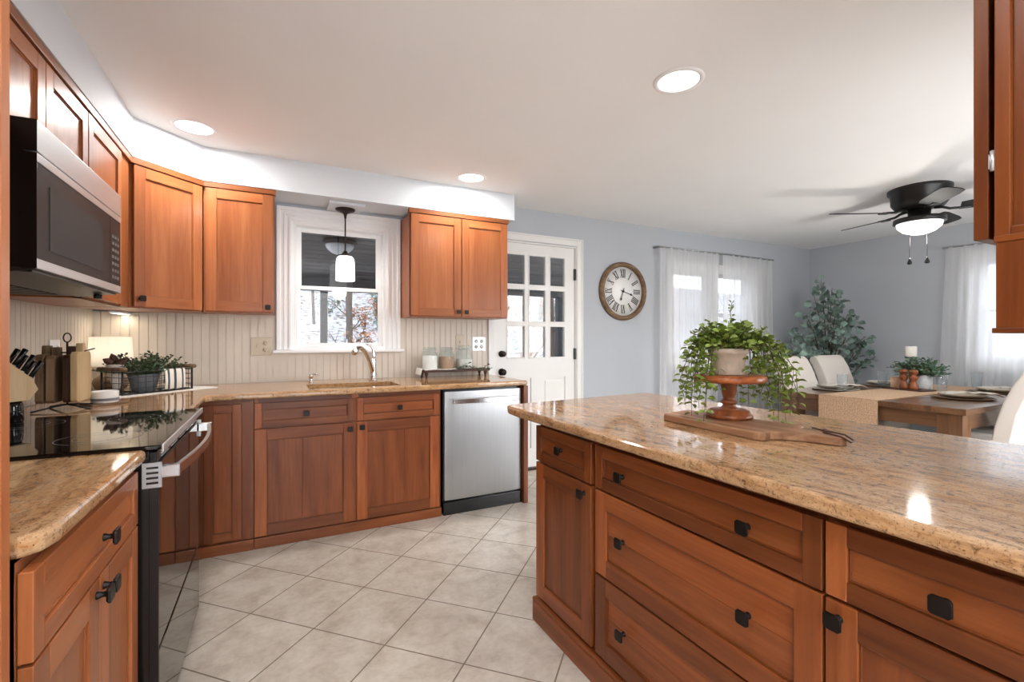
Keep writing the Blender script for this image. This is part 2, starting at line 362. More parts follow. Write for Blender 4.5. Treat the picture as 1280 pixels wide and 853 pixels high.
# ---------------------------------------------------------------- kitchen window
w1 = thing('window_1', (.455, YB, 1.12), 0, 'white double-hung window above the sink', kind='structure')
def shift(mb, dx, dy, dz): mb.v = [(x+dx, y+dy, z+dz) for x, y, z in mb.v]; return mb
ox, oz = .455, 1.12
def ring(mb, x0, x1, z0, z1, w, y0, y1, bot=True):
    mb.box(x0, x0+w, y0, y1, z0, z1); mb.box(x1-w, x1, y0, y1, z0, z1); mb.box(x0+w, x1-w, y0, y1, z1-w, z1)
    if bot: mb.box(x0+w, x1-w, y0, y1, z0, z0+w)
m = MB(); ring(m, .005, .905, 1.145, 2.2, .11, YB-.014, YB, False); ring(m, .005, .905, 1.145, 2.2, .026, YB-.028, YB-.014, False); ring(m, .05, .86, 1.145, 2.155, .018, YB-.022, YB-.014, False)
ring(m, .085, .825, 1.145, 2.12, .02, YB-.022, YB-.014, False)
struct('window_casing', shift(m, -ox, -YB, -oz), 'white', w1, bevel=.003)
m = MB(); m.box(-.02, .93, YB-.055, YB+.02, 1.122, 1.145); struct('window_sill', shift(m, -ox, -YB, -oz), 'white', w1, bevel=.006, seg=3)
m = MB(); ring(m, .115, .795, 1.145, 2.10, .022, YB, YB+T); struct('window_jamb', shift(m, -ox, -YB, -oz), 'white', w1)
def sash(x0, x1, z0, z1, y, wv, wt, wb, nm, origin, par):
    m = MB(); m.box(x0, x0+wv, y, y+.03, z0, z1); m.box(x1-wv, x1, y, y+.03, z0, z1); m.box(x0+wv, x1-wv, y, y+.03, z1-wt, z1); m.box(x0+wv, x1-wv, y, y+.03, z0, z0+wb)
    o = struct(nm, shift(m, -origin[0], -origin[1], -origin[2]), 'white', par, bevel=.004)
    g = MB().box(x0+wv, x1-wv, y+.012, y+.016, z0+wb, z1-wt); struct('glass_pane', shift(g, -origin[0], -origin[1], -origin[2]), 'glass_tint', o)
    return o
O1 = (ox, YB, oz)
sash(.137, .773, 1.600, 2.078, YB+.088, .040, .032, .032, 'upper_sash', O1, w1)
sash(.137, .773, 1.165, 1.632, YB+.052, .030, .028, .030, 'lower_sash', O1, w1)

# ---------------------------------------------------------------- glazed door
d1 = thing('door_1', (DOOR[0], YB, 0), 0, 'white back door with nine panes and two lower panels', kind='structure')
OD = (DOOR[0], YB, 0)
def dd(name, mb, mats, par=None, **k): return struct(name, shift(mb, -OD[0], -OD[1], 0), mats, par or d1, **k)
m = MB(); ring(m, DOOR[0]-.075, DOOR[1]+.07, 0, DOOR[3]+.08, .068, YB-.018, YB, False); ring(m, DOOR[0]-.075, DOOR[1]+.07, 0, DOOR[3]+.08, .016, YB-.026, YB-.018, False); dd('door_casing', m, 'door_white', bevel=.003)
m = MB(); ring(m, DOOR[0]-.006, DOOR[1]+.004, 0, DOOR[3]+.006, .012, YB-.002, YB+T, False); dd('door_jamb', m, 'door_white')
m = MB(); m.box(DOOR[0], DOOR[1], YB-.02, YB+T, 0, .02); dd('threshold', m, 'bronze')
ys0, ys1 = YB+.012, YB+.052
m = MB(); cols = [(1.892, 2.075), (2.122, 2.300), (2.352, 2.519)]; rows = [(1.052, 1.345), (1.390, 1.690), (1.735, 2.012)]
pan = [(1.885, 2.145, .20, .86), (2.265, 2.525, .20, .86)]
wall_rects(m, DOOR[0]+.012, DOOR[1]-.014, .022, DOOR[3]-.008, [(c[0], c[1], r[0], r[1]) for c in cols for r in rows]+pan, lambda a, b, c, d: m.box(a, b, ys0, ys1, c, d))
for a, b, c, d in pan:
    m.box(a, b, ys0+.012, ys1-.012, c, d)
    m.box(a+.035, b-.035, ys0+.004, ys0+.014, c+.035, d-.035)
dd('door_slab', m, 'door_white')
m = MB()
for c in cols:
    for r in rows: ring(m, c[0]-.009, c[1]+.009, r[0]-.009, r[1]+.009, .011, ys0-.005, ys0+.001)
dd('glazing_bead', m, 'door_white', bevel=.002)
m = MB()
for c in cols:
    for r in rows: m.box(c[0], c[1], ys0+.018, ys0+.022, r[0], r[1])
dd('glass_pane', m, 'glass_tint')
m = MB(); m.s = True
for z, r in ((.925, .029), (1.09, .026)):
    m.lathe([(r+.004, 0), (r+.004, -.008), (.012, -.010), (.012, -.028), (r*.75, -.036), (r, -.048), (r*.8, -.058), (0.001, -.06)], 20, (1.835, ys0, z), 'y')
dd('door_knob', m, 'bronze')
for z in (.30, 1.08, 1.86):
    m = MB().box(2.622, 2.642, YB-.006, YB+.014, z-.055, z+.055); dd('hinge', m, 'black')

# ---------------------------------------------------------------- dining windows
w2 = thing('window_2', (4.615, YB, 1.0), 0, 'double window behind the left curtains', kind='structure'); O2 = (4.615, YB, 1.0)
m = MB(); ring(m, 3.85, 5.38, .91, 2.10, .08, YB-.016, YB); ring(m, 3.93, 5.30, .99, 2.02, .02, YB, YB+T); m.box(4.575, 4.655, YB-.01, YB+T, .99, 2.02)
struct('window_frame', shift(m, -O2[0], -O2[1], -O2[2]), 'white', w2, bevel=.003)
for a, b in ((3.95, 4.575), (4.655, 5.28)):
    sash(a, b, 1.50, 2.0, YB+.09, .04, .035, .035, 'upper_sash', O2, w2); sash(a, b, 1.01, 1.535, YB+.055, .04, .035, .05, 'lower_sash', O2, w2)
w3 = thing('window_3', (XR, 1.44, 1.0), PI/-2, 'bright dining window behind the sheer curtain at right', kind='structure')
def loc3(mb): # built as if on a wall facing -y, centred on x=0
    return mb
m = MB(); ring(m, -.77, .77, -.10, 1.13, .08, -.016, 0); ring(m, -.69, .69, -.015, 1.05, .02, 0, T); m.box(-.04, .04, -.01, T, 0, 1.04)
struct('window_frame', m, 'white', w3, bevel=.003)
for a, b in ((-.67, -.04), (.04, .67)):
    sash(a, b, .50, 1.03, .09, .04, .035, .035, 'upper_sash', (0, 0, 0), w3); sash(a, b, .005, .535, .055, .04, .035, .05, 'lower_sash', (0, 0, 0), w3)
# ================================================================ OUTSIDE
m = MB(); N = 46
def ground_z(x, y): 
    b = -.25 + max(0, y-7.0)*.205 + .35*math.sin(x*.45+y*.23)*min(1, max(0, y-7)/6) + .12*math.sin(x*1.3+1)*math.sin(y*1.1)*min(1, max(0, y-6)/4)
    return b
vs = []; fs = []
for j in range(N+1):
    for i in range(N+1):
        x = -34+90*i/N; y = YB+T+.001+(46*(j/N)**1.4); vs.append((x, y, ground_z(x, y)))
for j in range(N):
    for i in range(N): a = j*(N+1)+i; fs.append((a, a+1, a+N+2, a+N+1))
m.add(vs, fs, True); struct('ground', m, 'snow', label='snow-covered wooded slope outside')
m = MB(); m.add([(-40, -40, -.3), (60, -40, -.3), (60, YB+T, -.3), (-40, YB+T, -.3)], [(0, 1, 2, 3)]); struct('ground', m, 'snow', label='snowy yard around the house, beyond the dining window')
m = MB()
for i in range(58): m.tone(None, 0).box(-5.5+i*.212, -5.5+i*.212+.2, -6.0, -5.96, -.3, 2.75)
m.box(-5.5, 6.8, -5.96, -5.90, .3, .4); m.box(-5.5, 6.8, -5.96, -5.90, 2.2, 2.3)
struct('sun_block_fence', m, 'porch_wood', label='unseen tall board fence added behind the house to block the sun')  # added out of view to keep low sun off the rear openings
m = MB().box(-2.2, 4.5, YB+T, 6.9, -.2, -.06); struct('trim_4', m, 'concrete', label='grey porch slab outside the back door')
m = MB(); x = -2.4; 
zc = lambda y: 2.52-(y-4.0)*.165
y = YB+T+.01
while y < 6.85:
    m.tone(None, 1); m.add([(-2.4, y, zc(y)), (4.6, y, zc(y)), (4.6, y+.135, zc(y+.135)), (-2.4, y+.135, zc(y+.135)), (-2.4, y, zc(y)+.03), (4.6, y, zc(y)+.03), (4.6, y+.135, zc(y+.135)+.03), (-2.4, y+.135, zc(y+.135)+.03)],
          [(0, 3, 2, 1), (4, 5, 6, 7), (0, 1, 5, 4), (1, 2, 6, 5), (2, 3, 7, 6), (3, 0, 4, 7)]); y += .145
m.box(-2.5, 4.7, 6.75, 6.87, 1.93, 2.10); m.box(-2.5, 4.7, 3.99, 7.1, 2.60, 2.66)
struct('trim_5', m, 'porch_wood', label='dark boarded porch ceiling outside the kitchen window')
def post(x, y, w, lab):
    m = MB().box(-w/2, w/2, -w/2, w/2, 0, 1.99); o = m.build('porch_post', 'black', bevel=.006); o.location = (x, y, -.06); tag(o, lab, 'post')
post(.585, 6.8, .095, 'black porch post seen through the lower sash of the kitchen window'); post(4.36, 6.8, .11, 'black porch post seen through the right panes of the back door')
pl = thing('porch_light', (.62, 5.35, zc(5.35)-.005), 0, 'frosted bowl porch light under the boarded porch ceiling', 'light')
m = MB(); m.lathe([(.17, 0), (.175, -.03), (.165, -.05), (.15, -.05)], 28); m.build('fixture_ring', 'bronze', pl)
m = MB(); m.lathe([(.15, -.045), (.135, -.09), (.09, -.13), (.04, -.15), (.001, -.155)], 28); m.build('glass_bowl', 'porcelain', pl)
m = MB(); m.lathe([(.001, -.175), (.015, -.165), (.018, -.15), (.001, -.148)], 12); m.build('finial', 'bronze', pl)
def tree(x, y, h, r, nb, mat, seed):
    rr = random.Random(seed); m = MB(); z0 = ground_z(x, y)
    lean = rr.uniform(-.06, .06); pts = []; 
    for i in range(7):
        t = i/6; pts.append((lean*h*t+rr.uniform(-.05, .05)*r*6, rr.uniform(-.05, .05)*r*5, h*t))
    m.tube([(0, 0, -.3)]+pts, [r*1.35]+[r*(1-.8*i/6) for i in range(7)], 8)
    for b in range(nb):
        t = rr.uniform(.12, .9); k = int(t*6); p = Vector(pts[k]); a = rr.uniform(0, 2*PI); L = min(1.5, h*rr.uniform(.12, .3)*(1.1-t))
        q = [p]; d = Vector((math.cos(a), math.sin(a), rr.uniform(.1, .9))).normalized()
        for s_ in range(4): d = (d+Vector((rr.uniform(-.3, .3), rr.uniform(-.3, .3), rr.uniform(0, .3)))).normalized(); q.append(q[-1]+d*L/4)
        m.tube(q, [r*.28, r*.22, r*.16, r*.1, r*.05], 4, False)
        for e in range(2):
            d2 = (d+Vector((rr.uniform(-1, 1), rr.uniform(-1, 1), rr.uniform(-.2, .8)))).normalized(); m.tube([q[2], q[2]+d2*L*.35], [r*.09, r*.04], 3, False)
    o = m.build('bare_tree', mat); o.location = (x, y, z0); return o
rr = random.Random(3)
# (pixel column, depth) -> trunk positions; the near ones stand where the photo shows them through the door panes
def at_px(px, d): t = (px-640)/583.0; return (d*(math.sin(YAW)+t*math.cos(YAW)), d*(math.cos(YAW)-t*math.sin(YAW)))
for i, (px, d, r) in enumerate([(656, 13, .17), (668, 17, .13), (682, 15, .10), (692, 10.5, .12), (640, 16, .12), (648, 22, .15), (676, 24, .14)]):
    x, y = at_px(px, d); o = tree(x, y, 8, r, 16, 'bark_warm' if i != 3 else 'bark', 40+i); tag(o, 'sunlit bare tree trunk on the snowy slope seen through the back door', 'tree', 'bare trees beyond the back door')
USED = []
def free(x, y, r):
    if any(math.hypot(x-a, y-b) < r+c for a, b, c in USED): return False
    USED.append((x, y, r)); return True
for i in range(7): USED.append((*at_px(*[(656, 13), (668, 17), (682, 15), (692, 10.5), (640, 16), (648, 22), (676, 24)][i]), .5))
for i in range(26):
    for tries in range(60):
        px = rr.uniform(360, 485) if i < 14 else rr.choice([rr.uniform(700, 1000), rr.uniform(300, 372)]); d = rr.uniform(11, 36)
        x, y = at_px(px, d)
        if free(x, y, 1.15): break
    else: continue
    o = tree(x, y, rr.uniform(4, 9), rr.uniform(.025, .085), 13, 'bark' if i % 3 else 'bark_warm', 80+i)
    tag(o, 'thin bare tree on the snowy slope beyond the porch' if i < 14 else 'bare tree beyond the house, half hidden by curtain or wall', 'tree', 'bare trees beyond the kitchen window' if i < 14 else 'bare trees beyond the dining window')
def shrub(x, y, h, n, leafmat, lab, grp, seed):
    rr = random.Random(seed); t = thing('winter_shrub', (x, y, ground_z(x, y)), 0, lab, 'shrub', grp); m = MB(); l = MB(); l.s = True
    for i in range(n):
        a = rr.uniform(0, 2*PI); p = Vector((0, 0, -.05)); d = Vector((math.cos(a)*.5, math.sin(a)*.5, 1)).normalized(); q = [p]
        for k in range(4):
            d = (d+Vector((rr.uniform(-.35, .35), rr.uniform(-.35, .35), rr.uniform(-.1, .1)))).normalized(); q.append(q[-1]+d*h/4)
            for e in range(5):
                pp = q[-1]+Vector((rr.uniform(-.12, .12), rr.uniform(-.12, .12), rr.uniform(-.1, .1)))*h*.8; dd_ = Vector((rr.uniform(-1, 1), rr.uniform(-1, 1), rr.uniform(-.6, .6)))
                l.leaf(pp, dd_, (0, 0, 1), .11, .06)
        m.tube(q, [.012, .010, .008, .006, .003], 4, False)
    m.build('twigs', 'bark', t); l.build('leaves', leafmat, t)
for i in range(44):
    for tries in range(80):
        px = rr.uniform(368, 480) if i < 30 else rr.uniform(632, 705); d = rr.uniform(8.2, 26); x, y = at_px(px, d)
        if free(x, y, .5): break
    else: continue
    shrub(x, y, rr.uniform(.4, .95), 7, 'leaf_dry' if i % 3 else 'leaf_sage', 'low shrub with dry russet leaves in the snow' if i % 3 else 'low grey-green shrub in the snow', 'russet shrubs in the snow' if i % 3 else 'green shrubs in the snow', 200+i)

# ================================================================ CABINETRY
def door_mesh(w, h, sw=.06, horiz=False, t=.02, rec=.009, seam=True):
    m = MB()
    m.tone(None, 0).box(0, sw, 0, t, 0, h); m.tone(None, 0).box(w-sw, w, 0, t, 0, h)
    m.tone(None, 1).box(sw, w-sw, 0, t, h-sw, h); m.tone(None, 1).box(sw, w-sw, 0, t, 0, sw)
    if horiz:
        z0, z1 = sw, h-sw; n = 1 if h < .2 else 2; k = [z0]+[z0+(z1-z0)*(i+random.uniform(-.12, .12))/n for i in range(1, n)]+[z1]
        for a, b in zip(k, k[1:]): m.tone(None, 1).box(sw, w-sw, rec, t-.002, a, b)
    else:
        x0, x1 = sw, w-sw; n = 1 if x1-x0 < .36 else 2; k = [x0]+[x0+(x1-x0)*(i+random.uniform(-.2, .2))/n for i in range(1, n)]+[x1]
        tt = random.uniform(.3, .6)
        for a, b in zip(k, k[1:]): m.tone(min(1, max(0, tt+random.uniform(-.05, .05))), 0).box(a, b, rec, t-.002, sw, h-sw)
    # small chamfer strip round the panel
    e = .005; m.tone(.25, 1); 
    for (a, b, c, d) in ((sw, w-sw, sw, sw+e), (sw, w-sw, h-sw-e, h-sw)): m.box(a, b, rec-.003, rec+.002, c, d)
    m.tone(.25, 0)
    for (a, b) in ((sw, sw+e), (w-sw-e, w-sw)): m.box(a, b, rec-.003, rec+.002, sw, h-sw)
    return m
def knob_mesh(s=.034):
    m = MB(); h = s/2; q = .008
    m.lathe([(.009, 0), (.008, -.004), (.0055, -.010), (.006, -.016), (.011, -.020)], 14, (0, 0, 0), 'y')
    c = .28*h
    oct_ = [(h-c, -h), (h, -h+c), (h, h-c), (h-c, h), (-h+c, h), (-h, h-c), (-h, -h+c), (-h+c, -h)]
    n = 8; vs = [(x*.8, -.019, z*.8) for x, z in oct_]+[(x, -.023, z) for x, z in oct_]+[(x*.96, -.0275, z*.96) for x, z in oct_]
    fs = [tuple(range(8))]+[tuple(range(23, 15, -1))]
    for r_ in (0, 8):
        for i in range(8): fs.append((r_+i, r_+8+i, r_+8+(i+1) % 8, r_+(i+1) % 8))
    m.add(vs, fs, False); return m
KN = None
def knob(par, x, z, s=.034):
    o = knob_mesh(s).build('knob', 'knob', par, bevel=.001); o.location = (x, 0, z); return o
def front(par, kind, x, z, w, h, knobs=(), wd='cherry', sw=.06, y=-.022, lab=None):
    m = door_mesh(w, h, sw if kind == 'door' else min(sw, h*.27), kind != 'door')
    o = m.build(kind, wd, par, bevel=.0018); o.location = (x, y, z)
    if kind != 'door': 
        pass
    for kx, kz in knobs: knob(o, kx, kz)
    if lab: o['label'] = lab
    return o
def face_frame(m, w, h, xs, zs, t=.02, z0=0):
    # stiles and rails standing just proud of the carcass front (y 0..-.002)
    for x in xs: m.tone(None, 0).box(max(0, x-.02), min(w, x+.02), -.001, .02, z0, h)
    for z in zs: m.tone(None, 1).box(0, w, -.0005, .019, max(z0, z-.015), min(h, z+.015))
def carcass(par, w, d, z0, z1, wd='cherry', xs=(), zs=(), name='body'):
    m = MB(); m.tone(.45, 0); m.box(0, w, 0, d, z0, z1); face_frame(m, w, z1, xs, zs, z0=z0); return m.build(name, wd, par)

# --- wall cabinets ---------------------------------------------------------------
ZB, ZT = 1.398, 2.19
def crown(par, w, x0=0, wd='cherry'):
    m = MB(); m.tone(.0, 1); m.box(x0, w, -.028, .02, ZT, 2.224); m.build('crown_moulding', wd, par, bevel=.003)  # darkest tone: shade under the soffit put into the wood colour
def bottom_rail(par, w, d):
    m = MB(); m.tone(.3, 1); m.box(0, w, .002, .02, ZB-.012, ZB); m.build('light_rail', 'cherry', par)
# left run: fronts at x=-.705 facing +x ; local x runs along world +y
c = thing('wall_cabinet', (-.727, 1.36, 0), PI/2, 'cherry two-door wall cabinet above the microwave', 'cabinet')
carcass(c, 1.205, .30, 1.86, ZT, xs=(.0, .39, .80, 1.205), zs=(1.87, 2.18))
front(c, 'door', .005, 1.872, .385, .31); front(c, 'door', .395, 1.872, .40, .31); front(c, 'door', .80, 1.872, .403, .31); crown(c, 1.205)
c['label'] = 'row of short cherry wall cabinet doors directly above the microwave'
c = thing('wall_cabinet', (-.727, 2.567, 0), PI/2, 'narrow cherry wall cabinet between the microwave and the corner cabinet', 'cabinet')
carcass(c, .643, .30, ZB, ZT, xs=(.0, .643), zs=(ZB, ZT)); front(c, 'door', .006, ZB+.008, .47, ZT-ZB-.012); crown(c, .643)
m = MB(); m.tone(.15, 0); m.box(.50, .643, -.012, 0, ZB, ZT); m.build('filler_strip', 'cherry', c)
# diagonal corner
c = thing('corner_wall_cabinet', (-.716, 3.226, 0), PI/4, 'diagonal cherry corner wall cabinet with one knob at lower left', 'cabinet')
L = math.hypot(.30, .30)
m = MB(); m.tone(.4, 0); m.prism([(0, 0), (L-.004, 0), (L+.20, .205), (.21, .63-.205), (-.22, .225)], ZB, ZT); m.build('body', 'cherry', c)
front(c, 'door', .012, ZB+.008, L-.026, ZT-ZB-.012, [(.03, .045)]); crown(c, L+.01, -.01)
# left of the window
c = thing('wall_cabinet', (-.408, 3.527, 0), 0, 'single-door cherry wall cabinet left of the sink window', 'cabinet')
carcass(c, .40, .288, ZB, ZT, xs=(0, .40), zs=(ZB, ZT)); front(c, 'door', .012, ZB+.008, .380, ZT-ZB-.012, [(.35, .03)]); crown(c, .41)
c = thing('wall_cabinet', (.915, 3.527, 0), 0, 'two-door cherry wall cabinet between the window and the white door', 'cabinet')
carcass(c, .823, .288, ZB, ZT, xs=(0, .41, .823), zs=(ZB, ZT))
front(c, 'door', .004, ZB+.008, .404, ZT-ZB-.012, [(.375, .035)]); front(c, 'door', .415, ZB+.008, .404, ZT-ZB-.012, [(.03, .035)]); crown(c, .83, -.012)
# right of the camera, over the far end of the island
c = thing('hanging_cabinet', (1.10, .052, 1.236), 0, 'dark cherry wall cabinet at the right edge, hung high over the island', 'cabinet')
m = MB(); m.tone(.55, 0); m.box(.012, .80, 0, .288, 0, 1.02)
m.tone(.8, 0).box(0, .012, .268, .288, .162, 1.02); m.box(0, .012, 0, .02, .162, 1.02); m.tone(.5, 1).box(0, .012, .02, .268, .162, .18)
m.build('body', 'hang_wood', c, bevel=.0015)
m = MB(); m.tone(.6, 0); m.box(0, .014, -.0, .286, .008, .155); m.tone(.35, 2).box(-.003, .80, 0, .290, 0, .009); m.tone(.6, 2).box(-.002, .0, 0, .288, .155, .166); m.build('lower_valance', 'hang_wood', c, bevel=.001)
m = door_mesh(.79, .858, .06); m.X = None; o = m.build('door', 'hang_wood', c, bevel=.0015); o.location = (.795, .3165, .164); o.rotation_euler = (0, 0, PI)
m = MB(); m.box(.004, .03, .286, .2965, .285, .31); m.lathe([(.004, .28), (.004, .315)], 8, (.004, .291, 0)); m.build('hinge', 'steel_h', c)

# --- base cabinets on the window wall (fronts at y=3.10) ---------------------------
def toe(par, w, h=.062, wd='cherry', x0=0, y=-.028, y1=.0):
    m = MB(); m.tone(.35, 1); m.box(x0, w, y, y1, 0, h); m.build('toe_kick', wd, par, bevel=.003)
YF = 3.122
c = thing('base_cabinet', (-.372, YF, 0), 0, 'narrow knobless cherry cabinet in the corner between range and sink cabinet', 'cabinet')
m = MB(); m.tone(.4, 0); m.box(0, .258, 0, .69, 0, .875); m.box(-.02, .0, .01, .69, 0, .875); m.build('body', 'cherry_dark', c)
front(c, 'door', .012, .075, .184, .775, sw=.045, wd='cherry_dark')
m = MB(); m.tone(.35, 0); m.box(.200, .258, -.018, 0, .066, .865); m.build('filler_strip', 'cherry_dark', c); toe(c, .258, wd='cherry_dark', x0=-.02)
c = thing('sink_base_cabinet', (-.112, YF, 0), 0, 'wide cherry sink cabinet with two drawer fronts over two doors', 'cabinet')
carcass(c, 1.135, .15, 0, .875, wd='cherry_dark', xs=(0, .567, 1.13), zs=(.07, .695, .86)); 
m = MB(); m.tone(.4, 0); m.box(0, .02, .15, .69, 0, .875); m.box(1.115, 1.135, .15, .69, 0, .875); m.box(.02, 1.115, .67, .69, 0, .875); m.build('side_panel', 'cherry_dark', c)
front(c, 'drawer_front', .002, .704, .556, .145, [(.278, .072)], wd='cherry_dark'); front(c, 'drawer_front', .575, .704, .545, .145, [(.27, .072)], wd='cherry_dark')
front(c, 'door', .002, .068, .556, .628, [(.53, .590)], wd='cherry_dark', sw=.065); front(c, 'door', .575, .068, .545, .628, [(.03, .595)], wd='cherry_dark', sw=.065); toe(c, 1.135, wd='cherry_dark')
# dishwasher
c = thing('dishwasher', (1.036, YF, 0), 0, 'stainless dishwasher with a bowed bar handle', 'dishwasher')
m = MB(); m.box(.0, .612, -.002, .62, .0, .872); m.build('tub', 'rubber', c)
m = MB(); nx = 14; vs = []; fs = []
zs_ = [.105, .115, .84, .858]
for j, z in enumerate(zs_):
    for i in range(nx+1):
        x = .008+.598*i/nx; yy = -.030-.012*math.sin(PI*i/nx)**.35*(1 if 0 < j < 3 else .8); vs.append((x, yy, z))
for j in range(3):
    for i in range(nx): a = j*(nx+1)+i; fs.append((a, a+1, a+nx+2, a+nx+1))
m.add(vs, fs, True); n0 = len(zs_)*(nx+1)
m.add([(.008, -.003, .105), (.606, -.003, .105), (.606, -.003, .858), (.008, -.003, .858), (.008, -.030, .105), (.606, -.030, .105), (.606, -.030, .858), (.008, -.030, .858)],
      [(0, 4, 7, 3), (1, 2, 6, 5), (3, 7, 6, 2), (0, 1, 5, 4)], False)
m.build('door', 'steel', c)
m = MB(); pts = [(.06+.5*i/16, -.058-.028*math.sin(PI*i/16), .792+.0*i) for i in range(17)]
vs = []; fs = []
for x, y, z in pts: vs += [(x, y, z-.017), (x, y, z+.017), (x, y+.012, z+.017), (x, y+.012, z-.017)]
for i in range(16):
    for k in range(4): fs.append((i*4+k, i*4+(k+1) % 4, i*4+4+(k+1) % 4, i*4+4+k))
fs += [(0, 3, 2, 1), (64, 65, 66, 67)]
m.add(vs, fs, False); m.box(.062, .085, -.060, -.036, .778, .806); m.box(.535, .558, -.060, -.036, .778, .806); m.build('handle', 'steel_bar', c, bevel=.003)
m = MB(); m.box(0, .61, -.03, -.002, 0, .088); m.build('toe_kick', 'rubber', c, bevel=.002)
m = MB(); m.tone(.35, 0); m.box(0, .036, -.062, .695, 0, .878); o = m.build('cabinet_end_panel', 'cherry_dark', bevel=.0015); o.location = (1.650, YF, 0); tag(o, 'narrow cherry end panel standing right of the dishwasher', 'panel')

# --- left base cabinet -------------------------------------------------------------
c = thing('base_cabinet', (-.364, 1.0, 0), PI/2, 'cherry base cabinet under the near left worktop, beside the range', 'cabinet')
carcass(c, .640, .665, 0, .875, xs=(0, .32, .64), zs=(.10, .70, .86))
front(c, 'drawer', .003, .712, .628, .145, [(.335, .072)], sw=.055)
front(c, 'door', .003, .108, .312, .598, [(.290, .568)], sw=.06); front(c, 'door', .318, .108, .312, .598, [(.022, .568)], sw=.06)
toe(c, .64, .10, y=.0-.012, y1=.04)
# tall panel at the far left edge
c = thing('tall_cabinet', (-.372, .66, 0), PI/2, 'tall cherry cabinet side at the far left edge', 'cabinet')
m = MB(); m.tone(.75, 0); m.box(0, .318, 0, .655, 0, 2.222); m.tone(.85, 0); m.box(.29, .318, -.012, 0, 0, 2.222); m.box(0, .028, -.012, 0, 0, 2.222); m.build('body', 'cherry', c, bevel=.002)
front(c, 'door', .032, .12, .254, 2.05, y=-.010)

# --- island ------------------------------------------------------------------------
c = thing('island_cabinet', (1.037, 1.766, 0), -PI/2, 'long cherry island cabinet with drawers and doors under granite', 'cabinet')
wd = 'cherry_dark'
m = MB(); m.tone(.45, 0); m.box(0, 1.712, 0, .56, 0, .872); face_frame(m, 1.712, .872, (0, .405, 1.19, 1.712), (.1, .693, .862)); m.build('body', wd, c)
KS = .036
front(c, 'drawer', -.004, .700, .396, .150, [(.203, .082)], wd, sw=.05)
front(c, 'door', -.004, .112, .396, .580, [(.356, .545)], wd, sw=.06)
front(c, 'drawer', .417, .700, .774, .150, [(.150, .074), (.603, .074)], wd, sw=.06)
front(c, 'drawer', .417, .400, .774, .292, [(.152, .160), (.605, .160)], wd, sw=.06)
front(c, 'drawer', .417, .112, .774, .280, [(.156, .150), (.605, .150)], wd, sw=.06)
front(c, 'drawer', 1.198, .700, .510, .150, [(.196, .078), (.40, .078)], wd, sw=.06)
front(c, 'door', 1.198, .112, .510, .580, [(.026, .548)], wd, sw=.06)
m = MB(); m.tone(.55, 1); m.box(-.004, 1.712, -.034, 0, 0, .085); m.box(-.002, 1.712, -.030, 0, .085, .10); m.tone(.5, 2); m.box(-.016, 0, -.034, .56, 0, .10); m.build('base_moulding', wd, c, bevel=.003)

# ================================================================ WORKTOPS
def slab(name, pts, z0, z1, mat, label, bev=.013, cut=None):
    m = MB().prism(pts, z0, z1); o = m.build(name, mat, bevel=bev, seg=4)
    o.modifiers['bevel'].angle_limit = math.radians(60)
    if cut:
        k = MB().box(*cut).build('cutter', mat); b = o.modifiers.new('hole', 'BOOLEAN'); b.object = k; b.operation = 'DIFFERENCE'; b.solver = 'EXACT'
        bpy.context.view_layer.update(); dg = bpy.context.evaluated_depsgraph_get(); me = bpy.data.meshes.new_from_object(o.evaluated_get(dg))
        o.modifiers.clear(); o.data = me; bpy.data.objects.remove(k)
    for p in o.data.polygons: p.use_smooth = False
    return tag(o, label, 'worktop')
slab('stone_worktop', [(.972, .055), (1.97, .055), (1.97, .7), (1.935, 2.06), (1.915, 2.082), (1.88, 2.085), (1.00, 1.994), (.975, 1.975), (.962, 1.94), (.955, 1.85)], .876, .914, 'granite_y', 'polished golden-brown granite island top with a rounded edge', cut=None)
cnt = [(XL+.012, 2.452), (-.345, 2.452), (-.335, 2.462), (-.345, 2.97)]+[(-.30-.045*math.cos(math.radians(a)), 3.02+.045*math.sin(math.radians(a))) for a in (20, 45, 70)]+[(-.27, 3.066), (1.675, 3.066), (1.692, 3.083), (1.692, YB-.012), (XL+.012, YB-.012)]
slab('stone_worktop', cnt, .878, .914, 'granite_x', 'granite worktop running from the range past the sink to the dishwasher', cut=(.185, .755, 3.145, 3.475, .80, 1.0))
slab('stone_worktop', [(XL+.012, 1.0), (-.36, 1.0), (-.335, 1.022), (-.326, 1.06), (-.326, 1.647), (XL+.012, 1.647)], .878, .914, 'granite_y', 'short granite worktop in the left foreground, before the range')
# sink
c = thing('sink', (.47, 3.31, .72), 0, 'brown rectangular undermount sink set in the window worktop', 'sink')
m = MB(); a, b, d, e = .30, .18, .285, .165
m.add([(-a, -b, .157), (a, -b, .157), (a, b, .157), (-a, b, .157), (-d, -e, .157), (d, -e, .157), (d, e, .157), (-d, e, .157), (-d+.02, -e+.02, .0), (d-.02, -e+.02, 0), (d-.02, e-.02, 0), (-d+.02, e-.02, 0), (-a, -b, -.01), (a, -b, -.01), (a, b, -.01), (-a, b, -.01)],
      [(0, 1, 5, 4), (1, 2, 6, 5), (2, 3, 7, 6), (3, 0, 4, 7), (4, 5, 9, 8), (5, 6, 10, 9), (6, 7, 11, 10), (7, 4, 8, 11), (8, 9, 10, 11), (12, 15, 14, 13), (0, 12, 13, 1), (1, 13, 14, 2), (2, 14, 15, 3), (3, 15, 12, 0)])
m.build('basin', 'sinkmat', c); m = MB(); m.lathe([(.045, 0), (.045, .004), (.03, .005), (.001, .003)], 20); m.build('drain', 'chrome', c)
